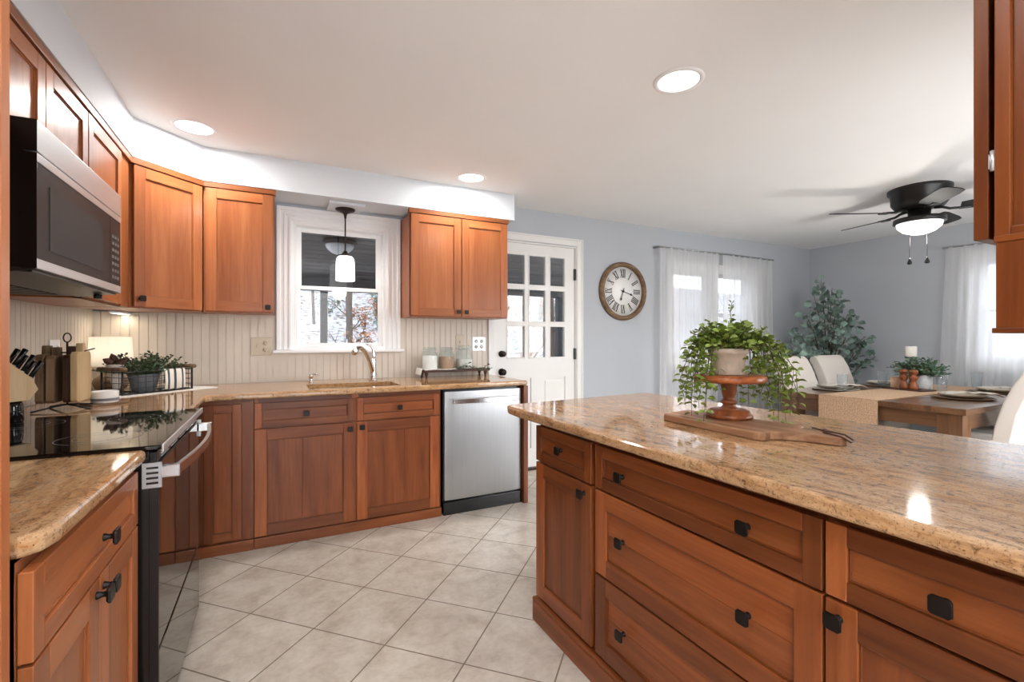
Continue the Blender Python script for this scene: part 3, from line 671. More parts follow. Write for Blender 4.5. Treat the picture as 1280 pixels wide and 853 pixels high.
# faucet
c = thing('kitchen_faucet', (.655, 3.60, .914), 0, 'chrome kitchen faucet with an arched spout and lever behind the sink', 'faucet')
m = MB(); m.lathe([(.030, 0), (.030, .008), (.024, .014), (.022, .05), (.021, .12), (.023, .15), (.019, .165)], 20); m.build('base', 'chrome', c)
m = MB(); pts = []
for i in range(17):
    t = i/16; x = -.165*t**1.25; z = .05+.20*math.sin(min(1, t*1.12)*PI*.55); pts.append((x, -.17*t**1.3, z-(.035*max(0, (t-.8)/.2) if t > .8 else 0)))
m.tube(pts, [.020-.007*i/16 for i in range(13)]+[.015, .018, .021, .019], 14); m.build('spout', 'chrome', c)
m = MB(); m.tube([(0, 0, .14), (.006, 0, .19), (-.002, -.002, .235), (-.022, -.01, .262), (-.055, -.02, .275)], [.017, .013, .010, .008, .006], 10); m.build('lever', 'chrome', c)
c = thing('soap_dispenser', (.228, 3.66, .914), 0, 'small chrome soap dispenser left of the sink', 'dispenser')
m = MB(); m.lathe([(.017, 0), (.017, .008), (.012, .012), (.012, .035), (.016, .038), (.016, .055), (.008, .06)], 16); m.build('body', 'chrome', c)
m = MB(); m.tube([(0, 0, .054), (.03, -.02, .058), (.055, -.035, .052)], [.006, .005, .004], 8); m.build('nozzle', 'chrome', c)

# ================================================================ RANGE + MICROWAVE
c = thing('electric_range', (-.322, 1.654, 0), PI/2, 'black glass-top electric range with a bowed steel handle', 'stove')
w = .792   # local x 0..w along world +y ; local y 0 = body front, negative towards the room
m = MB(); m.box(0, w, .0, .70, .03, .905); m.box(.02, w-.02, .02, .66, 0, .03); m.build('body', 'rubber', c)
m = MB(); m.box(-.004, w+.004, -.03, .66, .908, .922); m.build('glass_cooktop', 'blackglass', c, bevel=.003)
m = MB(); m.box(-.006, w+.006, -.036, -.030, .902, .924); m.box(-.006, w+.006, .66, .705, .908, .924); m.build('cooktop_trim', 'steel_h', c, bevel=.002)
m = MB()
for bx, by, r in ((.2, .16, .105), (.60, .16, .08), (.2, .47, .08), (.60, .47, .105), (.40, .50, .05)):
    for q in (r, r*.62):
        n = 40; vs = [(bx+(q+dq)*math.cos(2*PI*k/n), by+(q+dq)*math.sin(2*PI*k/n), .9223) for dq in (0, -.0022) for k in range(n)]
        m.add(vs, [(k, (k+1) % n, n+(k+1) % n, n+k) for k in range(n)])
m.build('burner_ring', 'slate', c)
m = MB(); m.box(.0, w, -.018, 0, .872, .902)
m.build('vent_trim', 'rubber', c, bevel=.002)
m = MB()
for g in range(5):
    for k in range(3): x0 = .06+g*.145; m.box(x0, x0+.10, -.0205, -.017, .877+k*.008, .8805+k*.008)
m.build('vent_slots', 'steel_h', c)
m = MB(); m.box(.004, w-.004, -.022, 0, .335, .868); o = m.build('oven_door', 'blackglass', c, bevel=.004)
m = MB(); m.box(.004, w-.004, -.0225, 0, .05, .328); m.build('storage_drawer', 'blackglass', c, bevel=.004)
for a_, b_ in ((0, .004), (w-.004, w)): m = MB(); m.box(a_, b_, -.022, -.001, .05, .80); m.build('door_edge', 'rubber', c)
for x0 in (-.002, w-.004): m = MB(); m.box(x0, x0+.006, -.030, .016, .80, .872); m.build('hinge_plate', 'steel', c)
m = MB()
for k in range(4): m.box(-.0035, -.0015, -.022, .006, .811+k*.0145, .817+k*.0145)
m.build('vent_hole', 'rubber', c)
m = MB(); vs = []; fs = []; n = 20
for i in range(n+1):
    t = i/n; x = .006+(w-.012)*t; y = -.066-.032*math.sin(PI*t); vs += [(x, y, .826), (x, y, .858), (x, y+.014, .858), (x, y+.014, .826)]
for i in range(n):
    for k in range(4): fs.append((i*4+k, i*4+(k+1) % 4, i*4+4+(k+1) % 4, i*4+4+k))
fs += [(0, 3, 2, 1), (n*4, n*4+1, n*4+2, n*4+3)]
m.add(vs, fs, False)
for x0 in (.003, w-.031): m.box(x0, x0+.028, -.072, -.022, .8245, .8595)
m.build('handle', 'steel_bar', c, bevel=.003)

c = thing('microwave_oven', (-.637, 1.79, 1.405), PI/2, 'stainless and black over-the-range microwave', 'microwave')
w, h = .80, .445
m = MB(); m.box(0, w, 0, .385, .025, h); m.build('body', 'rubber', c)
m = MB(); m.box(0, w, -.034, -.001, .355, h); m.build('vent_panel', 'steel_h', c, bevel=.002); m = MB(); m.box(-.0015, .0005, -.033, 0, .354, h); m.build('side_cap', 'rubber', c)
dr = MB(); dr.m = 0; x1 = .66
dr.box(0, w, -.034, -.001, .326, .350); dr.box(0, w, -.034, -.001, .022, .050); o = dr.build('door', 'steel_h', c, bevel=.001)
m = MB(); m.box(.0, x1, -.032, -.001, .050, .326); m.build('door_glass', 'mwglass', o)
m = MB(); m.box(.085, x1-.09, -.0335, -.031, .085, .275); m.build('viewing_window', 'slateglass', o)
m = MB(); m.box(-.0015, .0005, -.033, 0, .022, .350); m.build('side_cap', 'rubber', o)
m = MB(); m.box(x1+.004, w, -.032, -.001, .050, .326); p = m.build('control_panel', 'mwglass', c)
m = MB()
for j in range(7):
    for i in range(3): m.box(x1+.025+i*.034, x1+.047+i*.034, -.0332, -.0315, .075+j*.028, .087+j*.028)
m.build('key', 'slate', p)
m = MB(); m.box(.01, w-.01, -.02, .38, .012, .025); m.add([(0, -.030, .020), (w, -.030, .020), (w, .10, -.004), (0, .10, -.004), (0, -.030, .024), (w, -.030, .024), (w, .10, .024), (0, .10, .024)], [(0, 3, 2, 1), (0, 1, 5, 4), (1, 2, 6, 5), (3, 0, 4, 7), (2, 3, 7, 6)]); m.box(.02, w-.02, .11, .36, .0, .014)
for k in range(12): m.box(.06+k*.055, .06+k*.055+.03, .14, .33, -.004, .001)
m.build('underside_vent', 'black', c, bevel=.001)
m = MB(); m.lathe([(.014, -.012), (.014, .006)], 14, (w-.05, .03, .002)); m.build('latch_foot', 'black', c)
# ================================================================ CEILING LIGHTS
def pt(px, py, **k):     # point of the photograph on a world plane, used only to place real things at real spots
    t = (px-640)/583.0; v = -(py-424)/583.0; r = (math.sin(YAW)+t*math.cos(YAW), math.cos(YAW)-t*math.sin(YAW), v)
    i, val = next(iter(k.items())); i = 'xyz'.index(i); o = (0, 0, 1.226); d = (val-o[i])/r[i]; return Vector([o[j]+d*r[j] for j in range(3)])
def can(x, y, lab, r=.092):
    c = thing('recessed_light', (x, y, H), 0, lab, 'light', 'recessed ceiling lights')
    m = MB(); m.lathe([(r*1.26, 0), (r*1.24, -.004), (r*1.04, -.007), (r, -.003)], 36, cap=False); m.build('trim_ring', 'white', c)
    m = MB(); m.lathe([(r, -.003), (r*.9, -.006), (.001, -.0065)], 36); m.build('lens', 'glow', c)
    l = lamp('recessed_lamp', 'AREA', (0, 0, -.012), CAN, (1, .975, .94), shape='DISK', size=r*2); l.parent = c
can(-.415, 3.205, 'round recessed light near the corner cabinets, leftmost of the three'); can(1.311, 3.264, 'small-looking recessed light above the cabinet right of the window'); can(1.688, 1.601, 'large-looking recessed light above the island')
for x, y in ((.15, .45), (-.05, -.75)): can(x, y, 'unseen ceiling downlight added behind the camera as fill')  # unseen cans added to even out the room light
# pendant
c = thing('pendant_light', (.468, 3.70, 2.203), 0, 'small opal glass pendant with a bronze rod in front of the sink window', 'light')
m = MB(); m.box(-.125, .125, -.13, .115, .0, .021); o = m.build('mounting_block', 'soffit', c, bevel=.003)
m = MB(); m.lathe([(.072, 0), (.070, -.010), (.045, -.022), (.016, -.032), (.010, -.05), (.008, -.07)], 26); m.build('canopy', 'bronze', c)
m = MB(); m.tube([(0, 0, -.05), (0, 0, -.325)], .0055, 10); m.lathe([(.012, -.315), (.026, -.335), (.033, -.352), (.030, -.36)], 20); m.build('rod', 'bronze', c)
m = MB(); m.lathe([(.028, -.352), (.050, -.356), (.062, -.372), (.067, -.40), (.068, -.46), (.070, -.535), (.066, -.540)], 28, cap=False); m.build('lamp_shade', 'glow_soft', c)
l = lamp('pendant_lamp', 'POINT', (0, 0, -.60), 2.0, (1, .95, .88), shadow_soft_size=.06); l.parent = c
# ceiling fan
c = thing('ceiling_fan', (4.634, 1.872, H), 0, 'black flush-mount ceiling fan with a lit bowl light', 'fan')
m = MB(); m.lathe([(.205, 0), (.205, -.025), (.185, -.045), (.183, -.115), (.160, -.150), (.11, -.165), (.075, -.17)], 36); m.build('motor_housing', 'black', c)
m = MB(); m.lathe([(.075, -.16), (.07, -.235), (.10, -.24), (.165, -.242), (.168, -.275), (.150, -.28)], 32); m.build('light_fitter', 'black', c)
m = MB(); m.lathe([(.148, -.276), (.140, -.31), (.105, -.345), (.055, -.366), (.001, -.372)], 32); m.build('glass_bowl', 'glow_soft', c)
for a in (150, 80, 6, -66, -138):
    A = math.radians(a); m = MB(); m.X = Matrix.Rotation(A, 4, 'Z') @ Matrix.Rotation(math.radians(-13), 4, 'X')
    pts = [(.24, -.052), (.30, -.066), (.55, -.072), (.63, -.066), (.655, -.04), (.66, 0), (.655, .04), (.63, .066), (.55, .072), (.30, .066), (.24, .052)]
    m.prism([(x, y) for x, y in pts], -.192, -.186); b = m.build('blade', 'black_matte', c, bevel=.001)
    m = MB(); m.X = Matrix.Rotation(A, 4, 'Z'); m.tube([(.09, 0, -.165), (.14, 0, -.172), (.18, 0, -.19), (.25, 0, -.193)], [.013, .011, .010, .009], 8); m.box(.235, .30, -.03, .03, -.2, -.194); m.build('blade_bracket', 'black', b)
fa = math.radians(27)
for (px, z1) in ((1137, -.575), (1159, -.60+.02)):
    q = pt(px, 300, y=1.79 if px > 1150 else 1.90)-Vector((4.634, 1.872, 0)); q.z = 0
    m = MB(); m.tube([(q.x, q.y, -.27), (q.x, q.y, z1)], .0018, 6); o = m.build('pull_chain', 'bronze', c)
    m = MB(); m.lathe([(.003, z1+.012), (.008, z1-.003), (.016, z1-.022), (.017, z1-.032), (.010, z1-.040)], 14, (q.x, q.y, 0)); m.build('pull_fob', 'black', o)
l = lamp('fan_lamp', 'POINT', (0, 0, -.42), 12.0, (1, .96, .9), shadow_soft_size=.05); l.parent = c

# ================================================================ WALL THINGS
c = thing('wall_clock', (3.223, YB, 1.722), 0, 'round wooden-framed wall clock with roman numerals, on the blue-grey wall', 'clock')
m = MB(); m.g = 1; m.lathe([(.255, -.004), (.255, -.026), (.262, -.042), (.278, -.05), (.296, -.044), (.303, -.025), (.303, 0)], 64, axis='y'); 
# lathe axis y maps z->y directly
m.build('frame', 'old_wood', c)
m = MB(); m.lathe([(.258, -.002), (.258, -.012), (.001, -.012)], 64, axis='y'); m.build('dial', 'porcelain', c)
def stroke(m, p, q, w, y=-.014):
    p = Vector(p); q = Vector(q); d = (q-p); L = d.length; d /= L; n = Vector((-d.y, d.x))*w/2
    a = [p-n, q-n, q+n, p+n]; m.add([(v.x, y, v.y) for v in a]+[(v.x, y+.0025, v.y) for v in a], [(0, 1, 2, 3), (7, 6, 5, 4), (0, 4, 5, 1), (1, 5, 6, 2), (2, 6, 7, 3), (3, 7, 4, 0)])
ROM = ['XII', 'I', 'II', 'III', 'IIII', 'V', 'VI', 'VII', 'VIII', 'IX', 'X', 'XI']
for k, txt in enumerate(ROM):
    m = MB(); hgt = .082; wch = {'I': .017, 'V': .034, 'X': .036}; tot = sum(wch[ch] for ch in txt); x = -tot/2; a = -2*PI*k/12
    loc = []
    for ch in txt:
        w = wch[ch]; c0 = x+w/2
        if ch == 'I': loc.append(((c0, 0), (c0, hgt), .0095))
        if ch == 'V': loc += [((x+.004, hgt), (c0, 0), .010), ((x+w-.004, hgt), (c0, 0), .004)]
        if ch == 'X': loc += [((x+.004, hgt), (x+w-.004, 0), .010), ((x+w-.004, hgt), (x+.004, 0), .004)]
        x += w
    for p, q, w in loc:
        P_ = lambda u: (math.cos(a)*u[0]-math.sin(a)*(u[1]+.145), math.sin(a)*u[0]+math.cos(a)*(u[1]+.145))
        stroke(m, P_(p), P_(q), w)
    for zz in (0, hgt):
        P_ = lambda u: (math.cos(a)*u[0]-math.sin(a)*(u[1]+.145), math.sin(a)*u[0]+math.cos(a)*(u[1]+.145)); stroke(m, P_((-tot/2, zz)), P_((tot/2, zz)), .0035)
    m.build('numeral', 'slate' if 0 else 'black', c)
def hand(ang, L, w, nm):
    m = MB(); a = math.radians(90-ang); d = Vector((math.cos(a), math.sin(a))); n = Vector((-d.y, d.x))
    stroke(m, -d*.035, d*L, w, -.020); p = [d*(L*.62), d*(L*.78)+n*.013, d*L*1.0, d*(L*.78)-n*.013]; m.add([(v.x, -.021, v.y) for v in p], [(0, 3, 2, 1)]); m.build(nm, 'black', c)
hand(107, .135, .006, 'minute_hand'); hand(199, .105, .007, 'hour_hand')
m = MB(); m.lathe([(.012, -.012), (.012, -.024), (.001, -.025)], 16, axis='y'); m.build('hub', 'black', c)

def wall_plate(x, z, w, h, kind, mat, lab, left=False, grp=None):
    c = thing('wall_plate', (x, YB-.011, z), 0, lab, 'outlet', grp) if not left else thing('wall_plate', (XL+.011, x, z), PI/2, lab, 'outlet', grp)
    m = MB(); m.box(-w/2, w/2, -.007, -.0005, -h/2, h/2); m.build('cover', mat, c, bevel=.003)
    n = len(kind); 
    for i, k in enumerate(kind):
        cx = (i-(n-1)/2)*.05
        if k == 's': m = MB(); m.box(cx-.006, cx+.006, -.016, -.006, -.010, .012); m.build('toggle', mat, c, bevel=.002)
        else:
            for dz in (-.024, .024):
                m = MB(); m.lathe([(.016, -.0065), (.016, -.009), (.001, -.009)], 16, (cx, 0, dz), 'y'); o = m.build('socket', mat, c)
                m = MB(); m.box(cx-.008, cx-.005, -.0096, -.0088, dz-.003, dz+.006); m.box(cx+.005, cx+.008, -.0096, -.0088, dz-.003, dz+.005); m.box(cx-.0015, cx+.0015, -.0096, -.0088, dz-.011, dz-.007); m.build('socket_slots', 'rubber', o)
    return c
wall_plate(-.092, 1.173, .132, .128, 'so', 'plate_beige', 'beige switch-and-socket plate left of the sink window')
wall_plate(1.600, 1.183, .125, .125, 'oo', 'steel_h', 'metal double socket plate beside the back door')
wall_plate(1.425, 1.20, .08, .125, 's', 'plate_beige', 'small switch plate behind the glass jars')
wall_plate(3.225, 1.160, .125, .125, 'so', 'white', 'white wall plate on the left wall behind the cutting boards', left=True)

# curtains
def curtain(name, w0, w1, z0, z1, folds, seed, n=110, amp=.022):
    rr = random.Random(seed); m = MB(); rows = 12; vs = []; fs = []; ph = [rr.uniform(0, 6) for _ in range(4)]
    for j in range(rows+1):
        t = j/rows; a = w0[0]+(w1[0]-w0[0])*t; b = w0[1]+(w1[1]-w0[1])*t
        for i in range(n+1):
            u = i/n; x = a+(b-a)*u; am = amp*(.45+.55*t)
            y = am*(math.sin(u*folds*2*PI+ph[0]+.3*t)+.5*math.sin(u*folds*3.7+ph[1])+.35*math.sin(u*folds*9.1+ph[2]))
            vs.append((x, y, z1+(z0-z1)*t))
    for j in range(rows):
        for i in range(n): q = j*(n+1)+i; fs.append((q, q+n+1, q+n+2, q+1))
    m.add(vs, fs, True); return m
def rod(m, x0, x1, z, y=0): m.tube([(x0, y, z), (x1, y, z)], .009, 10)
c = MB(); c.tube([(3.64, 3.735, 2.215), (5.57, 3.735, 2.215)], .009, 10)
for x in (3.66, 5.55): c.box(x-.01, x+.01, 3.735, YB-.001, 2.205, 2.225)
tag(c.build('curtain_rod', 'steel'), 'slim curtain rod above the double window', 'curtain rod')
o = curtain('c', (0, .93), (.0, .90), .03, 2.215, 9, 1).build('sheer_curtain', 'sheer'); o.location = (3.665, 3.735, 0); tag(o, 'white sheer curtain, left one of the pair beside the clock', 'curtain')
o = curtain('c', (0, .90), (.03, .93), .03, 2.215, 9, 2).build('sheer_curtain', 'sheer'); o.location = (4.64, 3.735, 0); tag(o, 'white sheer curtain, right one of the pair on the clock wall', 'curtain')
c = MB(); c.tube([(6.37, .35, 2.195), (6.37, 2.37, 2.195)], .009, 10)
for y in (.40, 2.33): c.box(6.37, XR-.001, y-.01, y+.01, 2.185, 2.205)
tag(c.build('curtain_rod', 'steel_h'), 'white curtain rod on the right dining wall', 'curtain rod')
o = curtain('c', (0, 1.0), (-.10, 1.0), .03, 2.195, 10, 3).build('sheer_curtain', 'sheer'); o.location = (6.37, 2.345, 0); o.rotation_euler = (0, 0, -PI/2); tag(o, 'long white sheer curtain on the right dining wall', 'curtain')
o = curtain('c', (0, 1.0), (0, 1.05), .03, 2.195, 10, 4).build('sheer_curtain', 'sheer'); o.location = (6.37, 1.34, 0); o.rotation_euler = (0, 0, -PI/2); tag(o, 'white sheer curtain nearest the right picture edge, partly behind the hanging cabinet', 'curtain')

# ================================================================ ISLAND DISPLAY
ZC = .914
pts = [(1.322, 1.325), (1.312, .945), (1.318, .930), (1.335, .922), (1.362, .925), (1.392, .905), (1.425, .86), (1.452, .79), (1.463, .775), (1.482, .770), (1.503, .785), (1.512, .80), (1.512, .83), (1.500, .86), (1.498, .895), (1.51, .918), (1.538, .928), (1.553, .945), (1.487, 1.35), (1.475, 1.358), (1.34, 1.343)]
pts = pts[::-1]
if sum(pts[i][0]*pts[(i+1) % len(pts)][1]-pts[(i+1) % len(pts)][0]*pts[i][1] for i in range(len(pts))) < 0: pts = pts[::-1]
c = thing('cutting_board', (1.43, 1.1, ZC), 0, 'walnut paddle cutting board with a leather loop on the island', 'cutting board')
m = MB(); m.g = 2; m.t = .7; m.prism([(x-1.43, y-1.1) for x, y in pts], .0005, .026); m.build('board', 'walnut', c, bevel=.004, seg=3)
m = MB(); q = [(1.50-1.43, .80-1.1, .021)]; m.tube([(.053, -.265, .0285), (.042, -.292, .030), (.036, -.325, .027), (.045, -.345, .014), (.066, -.343, .016), (.072, -.315, .029), (.070, -.275, .031), (.085, -.235, .029), (.100, -.205, .0285)], .0028, 6); m.lathe([(.001, .027), (.008, .029), (.006, .037), (.001, .039)], 10, (.064, -.262, 0)); m.build('leather_loop', 'leather', c)
SX, SY, SZ = 1.475, 1.16, ZC+.0265
c = thing('cake_stand', (SX, SY, SZ), 0, 'turned wooden pedestal cake stand on the walnut board', 'stand')
m = MB(); m.t = .35; m.lathe([(.078, 0), (.080, .010), (.076, .017), (.070, .019), (.068, .027), (.060, .031), (.038, .034)], 40); m.build('base', 'stand_wood', c)
m = MB(); m.t = .4; m.lathe([(.038, .032), (.026, .038), (.020, .046), (.027, .052), (.030, .058), (.022, .064), (.019, .070), (.023, .082), (.028, .115), (.030, .128)], 30); m.build('stem', 'stand_wood', c)
m = MB(); m.t = .9; m.g = 1; m.lathe([(.03, .127), (.112, .130), (.122, .134), (.125, .140), (.124, .151), (.117, .156), (.001, .156)], 48); m.build('plate', 'stand_wood', c)
def vine(st, lf, path, n, L, w, rr, up=(0, 0, 1), r=.0012):
    st.tube(path, r, 4, False); P_ = [Vector(p) for p in path]; seg = len(P_)-1
    for i in range(n):
        t = (i+.5)/n*seg; k = min(int(t), seg-1); p = P_[k].lerp(P_[k+1], t-k); d = (P_[k+1]-P_[k]).normalized(); sd = d.cross(Vector(up)); sd = sd.normalized() if sd.length > .01 else Vector((1, 0, 0))
        for sg in (-1, 1):
            a = rr.uniform(-.5, .5); v = (sd*sg*math.cos(a)+d*.5+Vector((rr.uniform(-.4, .4), rr.uniform(-.4, .4), rr.uniform(-.2, .5)))).normalized()
            f = rr.uniform(.65, 1.15); lf.leaf(p+v*.004, v, (rr.uniform(-.6, .6), rr.uniform(-.9, .4), .8), L*f, w*f)
rr = random.Random(11)
c = thing('trailing_houseplant', (SX-.005, SY, SZ+.157), 0, 'leafy trailing plant in a rustic whitewashed clay pot on the cake stand', 'plant')
m = MB(); m.lathe([(.052, 0), (.054, .004), (.062, .075), (.067, .076), (.069, .094), (.063, .095), (.060, .082), (.001, .080)], 32); m.build('pot', 'terracotta', c)
m = MB(); m.lathe([(.060, .082), (.03, .086), (.001, .087)], 20); m.build('soil', 'soil', c)
st = MB(); lf = MB(); lf.s = True
for i in range(100):         # bushy crown
    a = rr.uniform(0, 2*PI); e = rr.uniform(.05, 1.35); L = rr.uniform(.07, .145); d = Vector((math.cos(a)*math.cos(e), math.sin(a)*math.cos(e), math.sin(e)*.85))
    p0 = Vector((math.cos(a)*.025, math.sin(a)*.025, .085)); q = [p0, p0+d*L*.5+Vector((0, 0, .015)), p0+d*L+Vector((0, 0, -.005))]
    vine(st, lf, q, 4, .027, .022, rr)
# trailing runners: direction in plan follows the photo's left and right cascades (camera right = (.89,-.45))
RX = Vector((math.cos(YAW), -math.sin(YAW), 0)); FX = Vector((math.sin(YAW), math.cos(YAW), 0))
runs = [(-.125, .11, -.20), (-.115, .13, -.215), (-.14, .09, -.12), (-.10, .08, -.235), (-.145, .06, -.06), (.145, .10, -.17), (.17, .04, -.205), (.19, .10, -.14), (.155, .10, -.10), (.20, .05, -.235), (.12, .10, -.03), (.165, .13, -.05), (-.085, .14, -.03), (-.13, .02, .02), (.13, .03, .04), (.04, .10, -.10), (.10, .12, -.08), (.19, .09, -.06), (-.05, .11, -.055)]
for k, (ox_, top, zb) in enumerate(runs):
    for rep in range(2):
        fy = rr.uniform(-.07, .07); o_ = ox_+rr.uniform(-.015, .015); s0 = RX*(o_*.2); q = [s0+Vector((0, 0, .085)), s0+RX*(o_*.4)+FX*fy*.6+Vector((0, 0, .085+top*.55)), RX*(o_*.85)+FX*fy+Vector((0, 0, .075+top*.25)), RX*(o_*1.0)+FX*fy*1.1+Vector((0, 0, .02)), RX*(o_*1.05)+FX*fy*1.15+Vector((0, 0, zb*.5)), RX*(o_*rr.uniform(1.0, 1.14))+FX*fy*1.1+Vector((0, 0, zb))]
        q = [v_+Vector((rr.uniform(-.012, .012), rr.uniform(-.012, .012), 0)) for v_ in q]
        if rep and zb < -.1: q = q[:-1]
        vine(st, lf, q, 14 if zb < -.1 else 11, .026, .021, rr, up=(.4, .3, .6), r=.0010)
q = [Vector((.01, 0, .10)), Vector((.02, 0, .19)), Vector((.012, 0, .23)), Vector((.022, 0, .262))]; vine(st, lf, q, 9, .015, .010, rr, up=(1, 0, 0))
st.build('stems', 'stem', c); lf.build('leaves', 'leaf_bright', c)

# ================================================================ WINDOW WORKTOP ITEMS
c = thing('serving_riser', (1.325, 3.68, ZC), 0, 'dark wooden serving riser with small legs beside the back door', 'tray')
m = MB(); m.t = .2; m.g = 1; m.box(-.285, .285, -.085, .085, .045, .062); m.build('tray_top', 'walnut_dark', c, bevel=.003)
for x in (-.255, .255):
    for y in (-.065, .065): m = MB(); m.t = .2; m.lathe([(.010, 0), (.008, .012), (.014, .030), (.016, .046)], 12, (x, y, 0)); m.build('leg', 'walnut_dark', c)
m = MB(); m.tube([(.285, -.03, .055), (.31, -.03, .052), (.315, 0, .045), (.31, .03, .052), (.285, .03, .055)], .006, 8); m.build('handle', 'bronze', c)
def jar(x, y, s, fill, lab, fh):
    c = thing('storage_jar', (x, y, ZC+.0625), 0, lab, 'jar', None)
    m = MB(); R = .066*s; m.lathe([(R*.9, 0), (R, .008), (R, .115*s), (R*.92, .135*s), (R*.72, .148*s), (R*.70, .158*s)], 28, cap=False); m.build('glass_body', 'jar_glass', c)
    m = MB(); m.lathe([(R*.88, .003), (R*.95, .01), (R*.95, fh*s), (.001, fh*s+.003)], 28); m.build('contents', fill, c)
    m = MB(); m.lathe([(R*.76, .160*s), (R*.80, .163*s), (R*.80, .178*s), (R*.70, .186*s), (.001, .187*s)], 28); m.build('lid', 'jar_glass', c)
    m = MB(); n = 20; m.tube([(R*.79*math.cos(2*PI*k/n), R*.79*math.sin(2*PI*k/n), .156*s) for k in range(n+1)], .0022, 6, False); m.tube([(-R*.8, 0, .17*s), (-R*.98, 0, .15*s), (-R*.95, 0, .12*s), (-R*.8, 0, .14*s)], .0018, 6); m.build('wire_clasp', 'steel_h', c)
jar(1.118, 3.685, .97, 'flour', 'glass clamp jar full of white flour, left on the riser', .118); jar(1.262, 3.69, .97, 'oats', 'glass clamp jar of brown oats, middle one on the riser', .105); jar(1.425, 3.70, 1.05, 'cloth', 'largest glass clamp jar, half full, right one on the riser', .075)
m = MB(); vs = []; fs = []; path = [(-.06, .0015), (.02, .003), (.10, .0015)]
n = 14
for i in range(n+1):
    for j in range(9):
        u = i/n; yy = -.09+.18*j/8; 
        if u < .3: x = -.305+.012*math.sin(j)*.4; z = .018+(.3-u)/.3*-.055+.062; 
        else: x = -.300+(u-.3)/.7*.30; z = .0655+.002*math.sin(j*1.7+i)
        if u < .3: x = -.300-.012*(1-u/.3)-.004*math.sin(j*1.4)
        vs.append((x, yy, z))
for i in range(n):
    for j in range(8): a = i*9+j; fs.append((a, a+9, a+10, a+1))
m.add(vs, fs, True); o = m.build('tea_towel', 'cloth'); o.location = (1.33, 3.68, ZC); tag(o, 'white cloth draped over the left end of the riser', 'cloth')
sm = o.modifiers.new('t', 'SOLIDIFY'); sm.thickness = .002; sm.offset = 1
c = thing('greenery_garland', (1.49, 3.575, ZC), 0, 'small sprig of greenery lying along the front of the riser', 'plant'); st = MB(); lf = MB(); lf.s = True; rr = random.Random(5)
vine(st, lf, [(-.17, 0, .07), (-.06, .0, .085), (.03, -.01, .06), (.12, .0, .065)], 13, .028, .018, rr); vine(st, lf, [(-.15, .0, .07), (-.10, .01, .105), (-.05, .005, .115)], 5, .026, .017, rr); vine(st, lf, [(.0, 0, .06), (.06, .0, .075), (.11, .005, .10)], 4, .026, .017, rr)
st.build('stem', 'stem', c); lf.build('leaves', 'leaf_dark', c)

# corner of the worktop: runner, basket, lamp
c = MB(); c.X = Matrix.Translation((-.66, 3.40, ZC)) @ Matrix.Rotation(PI/4, 4, 'Z')
c.box(-.30, .33, -.135, .16, .0005, .004); tag(c.build('table_runner', 'cloth'), 'cream beaded runner lying under the wire basket', 'runner')
o = bpy.data.objects['table_runner']; 
t = thing('wire_basket', (-.66, 3.40, ZC+.0045), PI/4, 'black wire basket with wooden end handles in the worktop corner', 'basket')
a, b, h = .195, .095, .125; 
def frame_pts(a, b, z, k=.03): 
    p = []
    for (cx, cy, s0) in ((a-k, b-k, 0), (-a+k, b-k, 90), (-a+k, -b+k, 180), (a-k, -b+k, 270)):
        p += [(x, y, z) for x, y in arc(cx, cy, k, s0, s0+90, 4)]
    return p+[p[0]]
m = MB()
for z, r in ((.004, .003), (.035, .0016), (.065, .0016), (.095, .0016), (h, .0035)): m.tube(frame_pts(a, b, z), r, 6, False)
for i in range(9): x = -a+.03+(2*a-.06)*i/8; m.tube([(x, -b, h), (x, -b, .004), (x, b, .004), (x, b, h)], .0016, 6)
for i in range(3): y = -b+.04+(2*b-.08)*i/2; m.tube([(-a, y, h), (-a, y, .004), (a, y, .004), (a, y, h)], .0016, 6)
m.build('wire_frame', 'black', t)
m = MB()
for x in (-a, a):
    for y in (-b+.012, b-.012): m.tube([(x, y, 0), (x, y, h+.014)], .0055, 8)
m.build('corner_post', 'black', t)
for x in (-a, a): m = MB(); m.t = .4; m.tube([(x, -b-.012, h+.016), (x, b+.012, h+.016)], .0115, 14); m.build('wooden_handle', 'old_wood', t)
c = thing('potted_herb', (-.685, 3.395, ZC+.009), .3, 'bushy small-leaved green plant standing in the wire basket', 'plant'); rr = random.Random(8)
m = MB(); m.lathe([(.055, 0), (.075, .09), (.078, .10), (.001, .098)], 20); m.build('pot', 'slate', c); st = MB(); lf = MB(); lf.s = True
for i in range(105):
    a_ = rr.uniform(0, 2*PI); e = rr.uniform(.1, 1.4); L = rr.uniform(.08, .16); d = Vector((math.cos(a_)*math.cos(e)*1.35, math.sin(a_)*math.cos(e)*.8, math.sin(e)*.75)); p0 = Vector((math.cos(a_)*.05, math.sin(a_)*.035, .10)); vine(st, lf, [p0, p0+d*L*.6, p0+d*L+Vector((0, 0, .01))], 7, .021, .014, rr)
st.build('stems', 'stem', c); lf.build('leaves', 'leaf_dark', c); c.rotation_euler = (0, 0, PI/4)
m = MB(); vs = []; fs = []; ZH = h+.0075
prof = [(-.012, .015), (-.014, .06), (-.012, .10), (-.008, ZH-.004), (0, ZH), (.008, ZH-.004), (.012, .09), (.014, .05)]
for i, (dy, z) in enumerate(prof):
    for j in range(13): x = -.062+.124*j/12; vs.append((x, dy*(1+.35*math.sin(j*.9)), z))
for i in range(len(prof)-1):
    for j in range(12): q = i*13+j; fs.append((q, q+1, q+14, q+13))
m.add(vs, fs, True); o = m.build('striped_towel', 'towel'); o.location = (-.66+math.cos(PI/4)*.075+math.sin(PI/4)*.097, 3.40+math.sin(PI/4)*.075-math.cos(PI/4)*.097, ZC+.0045); o.rotation_euler = (0, 0, PI/4); tag(o, 'white towel with dark stripes hanging over the front of the basket', 'towel')
